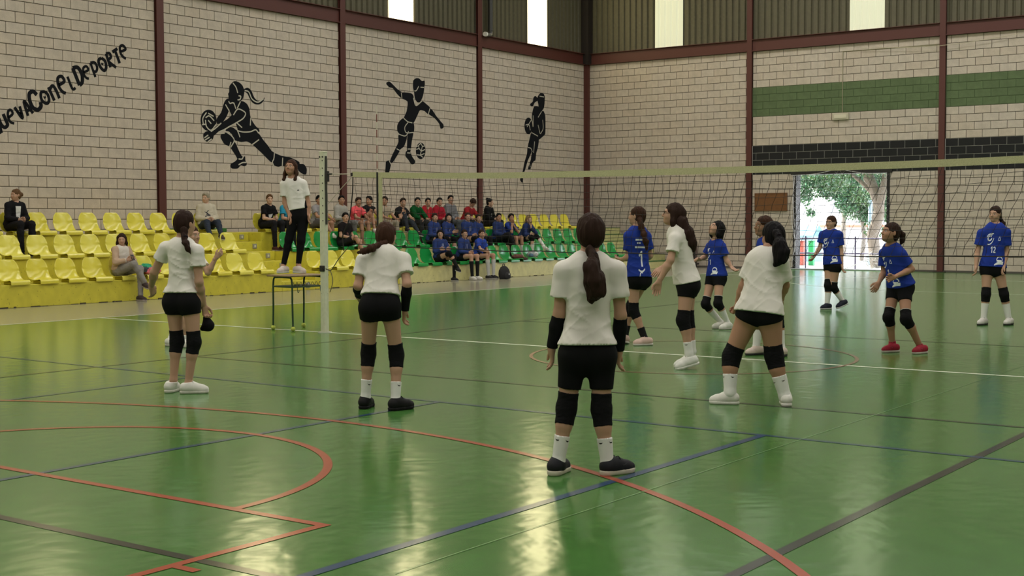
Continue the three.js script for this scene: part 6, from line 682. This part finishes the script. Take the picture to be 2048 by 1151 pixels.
sit(16.15, 2, { label: 'brown haired boy in black tee with white print right of the aisle', skin: PALE, hairColor: 'light', hair: { type: 'short' }, head: 35, lean: 14, top: teeOf([1, 1, 1], { map: printTex('#141416', c => { c.fillStyle = '#c9c9c7'; c.beginPath(); c.moveTo(84, 100); c.lineTo(170, 92); c.lineTo(150, 130); c.lineTo(112, 150); c.fill(); }) }), bottom: trous([0.012, 0.012, 0.014]), shoe: { color: [0.07, 0.025, 0.025], sole: [0.4, 0.36, 0.33] }, arms: 'lap' });
sit(15.55, 2, { label: 'person in turquoise tee partly hidden behind the umpire', hairColor: 'dark', hair: { type: 'short' }, lean: 12, top: teeOf([0.03, 0.27, 0.42]), bottom: trous([0.012, 0.013, 0.016]) });
sit(14.5, 2, { label: 'boy in grey tee and shorts with one leg stretched, behind the net post', skin: TAN, hairColor: 'black', hair: { type: 'short' }, head: 25, lean: 10, legR: 'ext', top: teeOf([0.27, 0.26, 0.27]), bottom: shortsOf([0.10, 0.09, 0.09]), arms: 'knee' });
sit(13.73, 2, { label: 'boy in light grey hoodie just right of the net post', skin: TAN, hairColor: 'black', hair: { type: 'short' }, head: 35, lean: 10, top: hoodOf([0.34, 0.33, 0.30]), bottom: trous([0.13, 0.125, 0.12]) });
sit(13.2, 2, { label: 'boy in bright coral tee beside the grey hoodie boy', skin: TAN, hairColor: 'dark', hair: { type: 'short' }, head: 30, pitch: -8, lean: 20, s: 0.94, top: teeOf([0.75, 0.10, 0.12]), bottom: shortsOf([0.3, 0.3, 0.3]), arms: 'knee' });
sit(14.45, 1, { label: 'boy in black printed tee and shorts in the middle row by the net post', skin: SKIN, hairColor: 'black', hair: { type: 'short' }, head: 30, lean: 4, legR: 'cross', top: teeOf([1, 1, 1], { map: printTex('#1b1718', c => { c.fillStyle = '#6b4c49'; c.beginPath(); c.ellipse(126, 122, 22, 12, 0.4, 0, 7); c.fill(); c.fillStyle = '#bdbdb8'; c.beginPath(); c.arc(150, 170, 14, 0, 7); c.fill(); }) }), bottom: shortsOf([0.02, 0.02, 0.022]), shoe: { color: [0.04, 0.04, 0.04], sole: [0.55, 0.54, 0.5] } });
sit(12.72, 2, { label: 'boy in black sleeveless top and white shorts with a knee raised', skin: TAN, hairColor: 'black', hair: { type: 'short' }, head: 70, lean: 12, turn: 10, legR: 'up', legL: 'ext', top: teeOf([0.012, 0.012, 0.014], { sleeve: 0.12 }), bottom: shortsOf([0.55, 0.54, 0.52], 0.6), arms: 'knee' });
sit(12.15, 2, { label: 'brown haired boy in beige top partly hidden by the net side band', skin: TAN, hairColor: 'dark', hair: { type: 'short' }, head: 60, lean: 12, top: teeOf([0.35, 0.29, 0.22]), bottom: trous([0.3, 0.26, 0.2]), arms: 'knee' });
sit(11.57, 2, { label: 'boy in black tee and dark jeans leaning on his knees', skin: SKIN, hairColor: 'dark', hair: { type: 'short' }, head: 35, pitch: -5, lean: 26, legR: 'up', legL: 'ext', top: teeOf([0.012, 0.012, 0.013]), bottom: trous([0.03, 0.035, 0.045]), arms: 'knee', shoe: { color: [0.02, 0.02, 0.025] } });
sit(10.92, 2, { label: 'boy in dark green hoodie in the back row', skin: SKIN, hairColor: 'black', hair: { type: 'short' }, head: 40, lean: 18, top: hoodOf([1, 1, 1], { map: printTex('#0d4a22', c => { c.fillStyle = '#cfd8d0'; c.fillRect(150, 104, 16, 18); }) }), bottom: trous([0.03, 0.03, 0.03]), arms: 'knee' });
sit(10.47, 2, { label: 'boy in red hoodie resting chin on hand, left of two in red', skin: SKIN, hairColor: 'black', hair: { type: 'short' }, head: 45, lean: 16, s: 0.95, top: hoodOf([0.36, 0.018, 0.028]), bottom: trous([0.015, 0.015, 0.018]), armR: 'chin', armL: 'lap' });
sit(9.95, 2, { label: 'boy in red hoodie looking right, right of two in red', skin: SKIN, hairColor: 'black', hair: { type: 'short' }, head: 35, lean: 12, s: 0.96, top: hoodOf([0.34, 0.016, 0.03]), bottom: trous([0.015, 0.015, 0.018]) });
sit(9.42, 2, { label: 'tall boy in mid grey hoodie in the back row', skin: SKIN, hairColor: 'black', hair: { type: 'short' }, head: 35, lean: 6, s: 1.08, top: hoodOf([0.17, 0.17, 0.18]), bottom: trous([0.08, 0.09, 0.1]) });
sit(8.7, 2, { label: 'boy in red tee bowing his head in the back row', skin: SKIN, hairColor: 'dark', hair: { type: 'short' }, head: 20, pitch: -55, lean: 24, s: 1.0, headFwd: 0.06, top: teeOf([0.28, 0.02, 0.025], { sleeve: 0.9 }), bottom: trous([0.02, 0.02, 0.02]), arms: 'knee' });
sit(7.7, 2, { label: 'girl in black hoodie with a bun and face mask in the back row', skin: PALE, hairColor: 'black', hair: { type: 'bun', bunY: 0.095 }, head: -10, turn: -10, lean: 10, top: hoodOf([1, 1, 1], { map: printTex('#121214', c => { c.fillStyle = '#c8c8c8'; c.beginPath(); c.moveTo(100, 80); c.lineTo(112, 96); c.lineTo(128, 80); c.lineTo(128, 100); c.lineTo(104, 104); c.fill(); c.fillRect(116, 112, 12, 36); c.fillRect(108, 150, 22, 10); }) }), bottom: trous([0.012, 0.012, 0.014]) });
sit(11.15, 1, { label: 'girl in navy hoodie with hair tied back, leftmost in the middle row', hairColor: 'dark', hair: { type: 'pony' }, head: 35, lean: 8, top: NAVYHOOD, bottom: shortsOf([0.012, 0.012, 0.014], 0.4), sock: { h: 0.6, color: WSOCK }, knee: true });
sit(10.62, 1, { label: 'girl in navy hoodie with long black hair holding a phone', hairColor: 'black', hair: { type: 'long', len: 0.16 }, head: 40, lean: 12, arms: 'phone', top: NAVYHOOD, bottom: shortsOf([0.012, 0.012, 0.014], 0.4), sock: { h: 0.7, color: WSOCK }, knee: true });
sit(9.75, 1, { label: 'girl in navy hoodie with drawstrings, third in the middle row', hairColor: 'brown', hair: { type: 'pony' }, head: 40, lean: 6, s: 1.0, top: NAVYHOOD, bottom: shortsOf([0.012, 0.012, 0.014], 0.4), sock: { h: 0.7, color: WSOCK }, knee: true });
sit(9.3, 1, { label: 'girl in navy hoodie with dark parted hair, fourth in the middle row', hairColor: 'dark', hair: { type: 'pony' }, head: 35, lean: 8, s: 0.93, top: NAVYHOOD, bottom: trous([0.012, 0.012, 0.014]) });
sit(8.35, 1, { label: 'boy in navy sweatshirt and black trousers with legs crossed', skin: TAN, hairColor: 'black', hair: { type: 'short' }, head: 35, lean: 4, legR: 'cross', top: hoodOf(NAVY), bottom: trous([0.012, 0.012, 0.014]), shoe: { color: [0.012, 0.012, 0.014], sole: [0.02, 0.02, 0.02] } });
sit(7.88, 1, { label: 'boy in navy jersey with hands at his chin', skin: TAN, hairColor: 'black', hair: { type: 'short', big: 0.004 }, head: 35, lean: 14, arms: 'chin', top: { ...teeOf([0.02, 0.045, 0.22]), sleeve: 0.8 }, bottom: shortsOf([0.012, 0.012, 0.014]), sock: { h: 0.6, color: WSOCK } });
sit(7.12, 1, { label: 'girl with long blond hair in navy hoodie leaning to one side', skin: PALE, hairColor: 'blond', hair: { type: 'long', len: 0.14 }, head: 30, pitch: -20, lean: 26, s: 0.95, headSide: 0.04, armR: 'lap', armL: 'chin', top: hoodOf(NAVY), bottom: shortsOf([0.012, 0.012, 0.014], 0.5), knee: true, sock: { h: 0.7, color: WSOCK }, legL: 'ext', shoe: { color: [0.6, 0.57, 0.52] } });
sit(11.86, 0, { label: 'girl in navy hoodie with long black hair, leftmost in the front row', hairColor: 'black', hair: { type: 'long', len: 0.2 }, head: 35, lean: -4, turn: 15, legR: 'cross', arms: 'cross', top: NAVYHOOD, bottom: shortsOf([0.012, 0.012, 0.014], 0.35), knee: true, sock: { h: 0.6, color: [0.012, 0.012, 0.013] }, shoe: { color: [0.02, 0.02, 0.022], sole: [0.5, 0.5, 0.48] } });
sit(11.0, 0, { label: 'girl in navy hoodie with drawstrings sitting between two front row girls', hairColor: 'dark', hair: { type: 'pony' }, head: 35, lean: 8, top: NAVYHOOD, bottom: shortsOf([0.012, 0.012, 0.014], 0.4), sock: { h: 0.75, color: [0.012, 0.012, 0.013] }, shoe: { color: [0.62, 0.6, 0.56] } });
sit(10.32, 0, { label: 'girl in bright blue tee next to the black backpack', hairColor: 'dark', hair: { type: 'pony' }, head: 30, lean: 12, armR: 'knee', armL: 'lap', top: teeOf([0.025, 0.06, 0.34]), bottom: shortsOf([0.012, 0.012, 0.014], 0.4), sock: { h: 0.8, color: [0.5, 0.5, 0.48] }, shoe: { color: [0.03, 0.03, 0.03] } });

renderer.render(scene, camera);
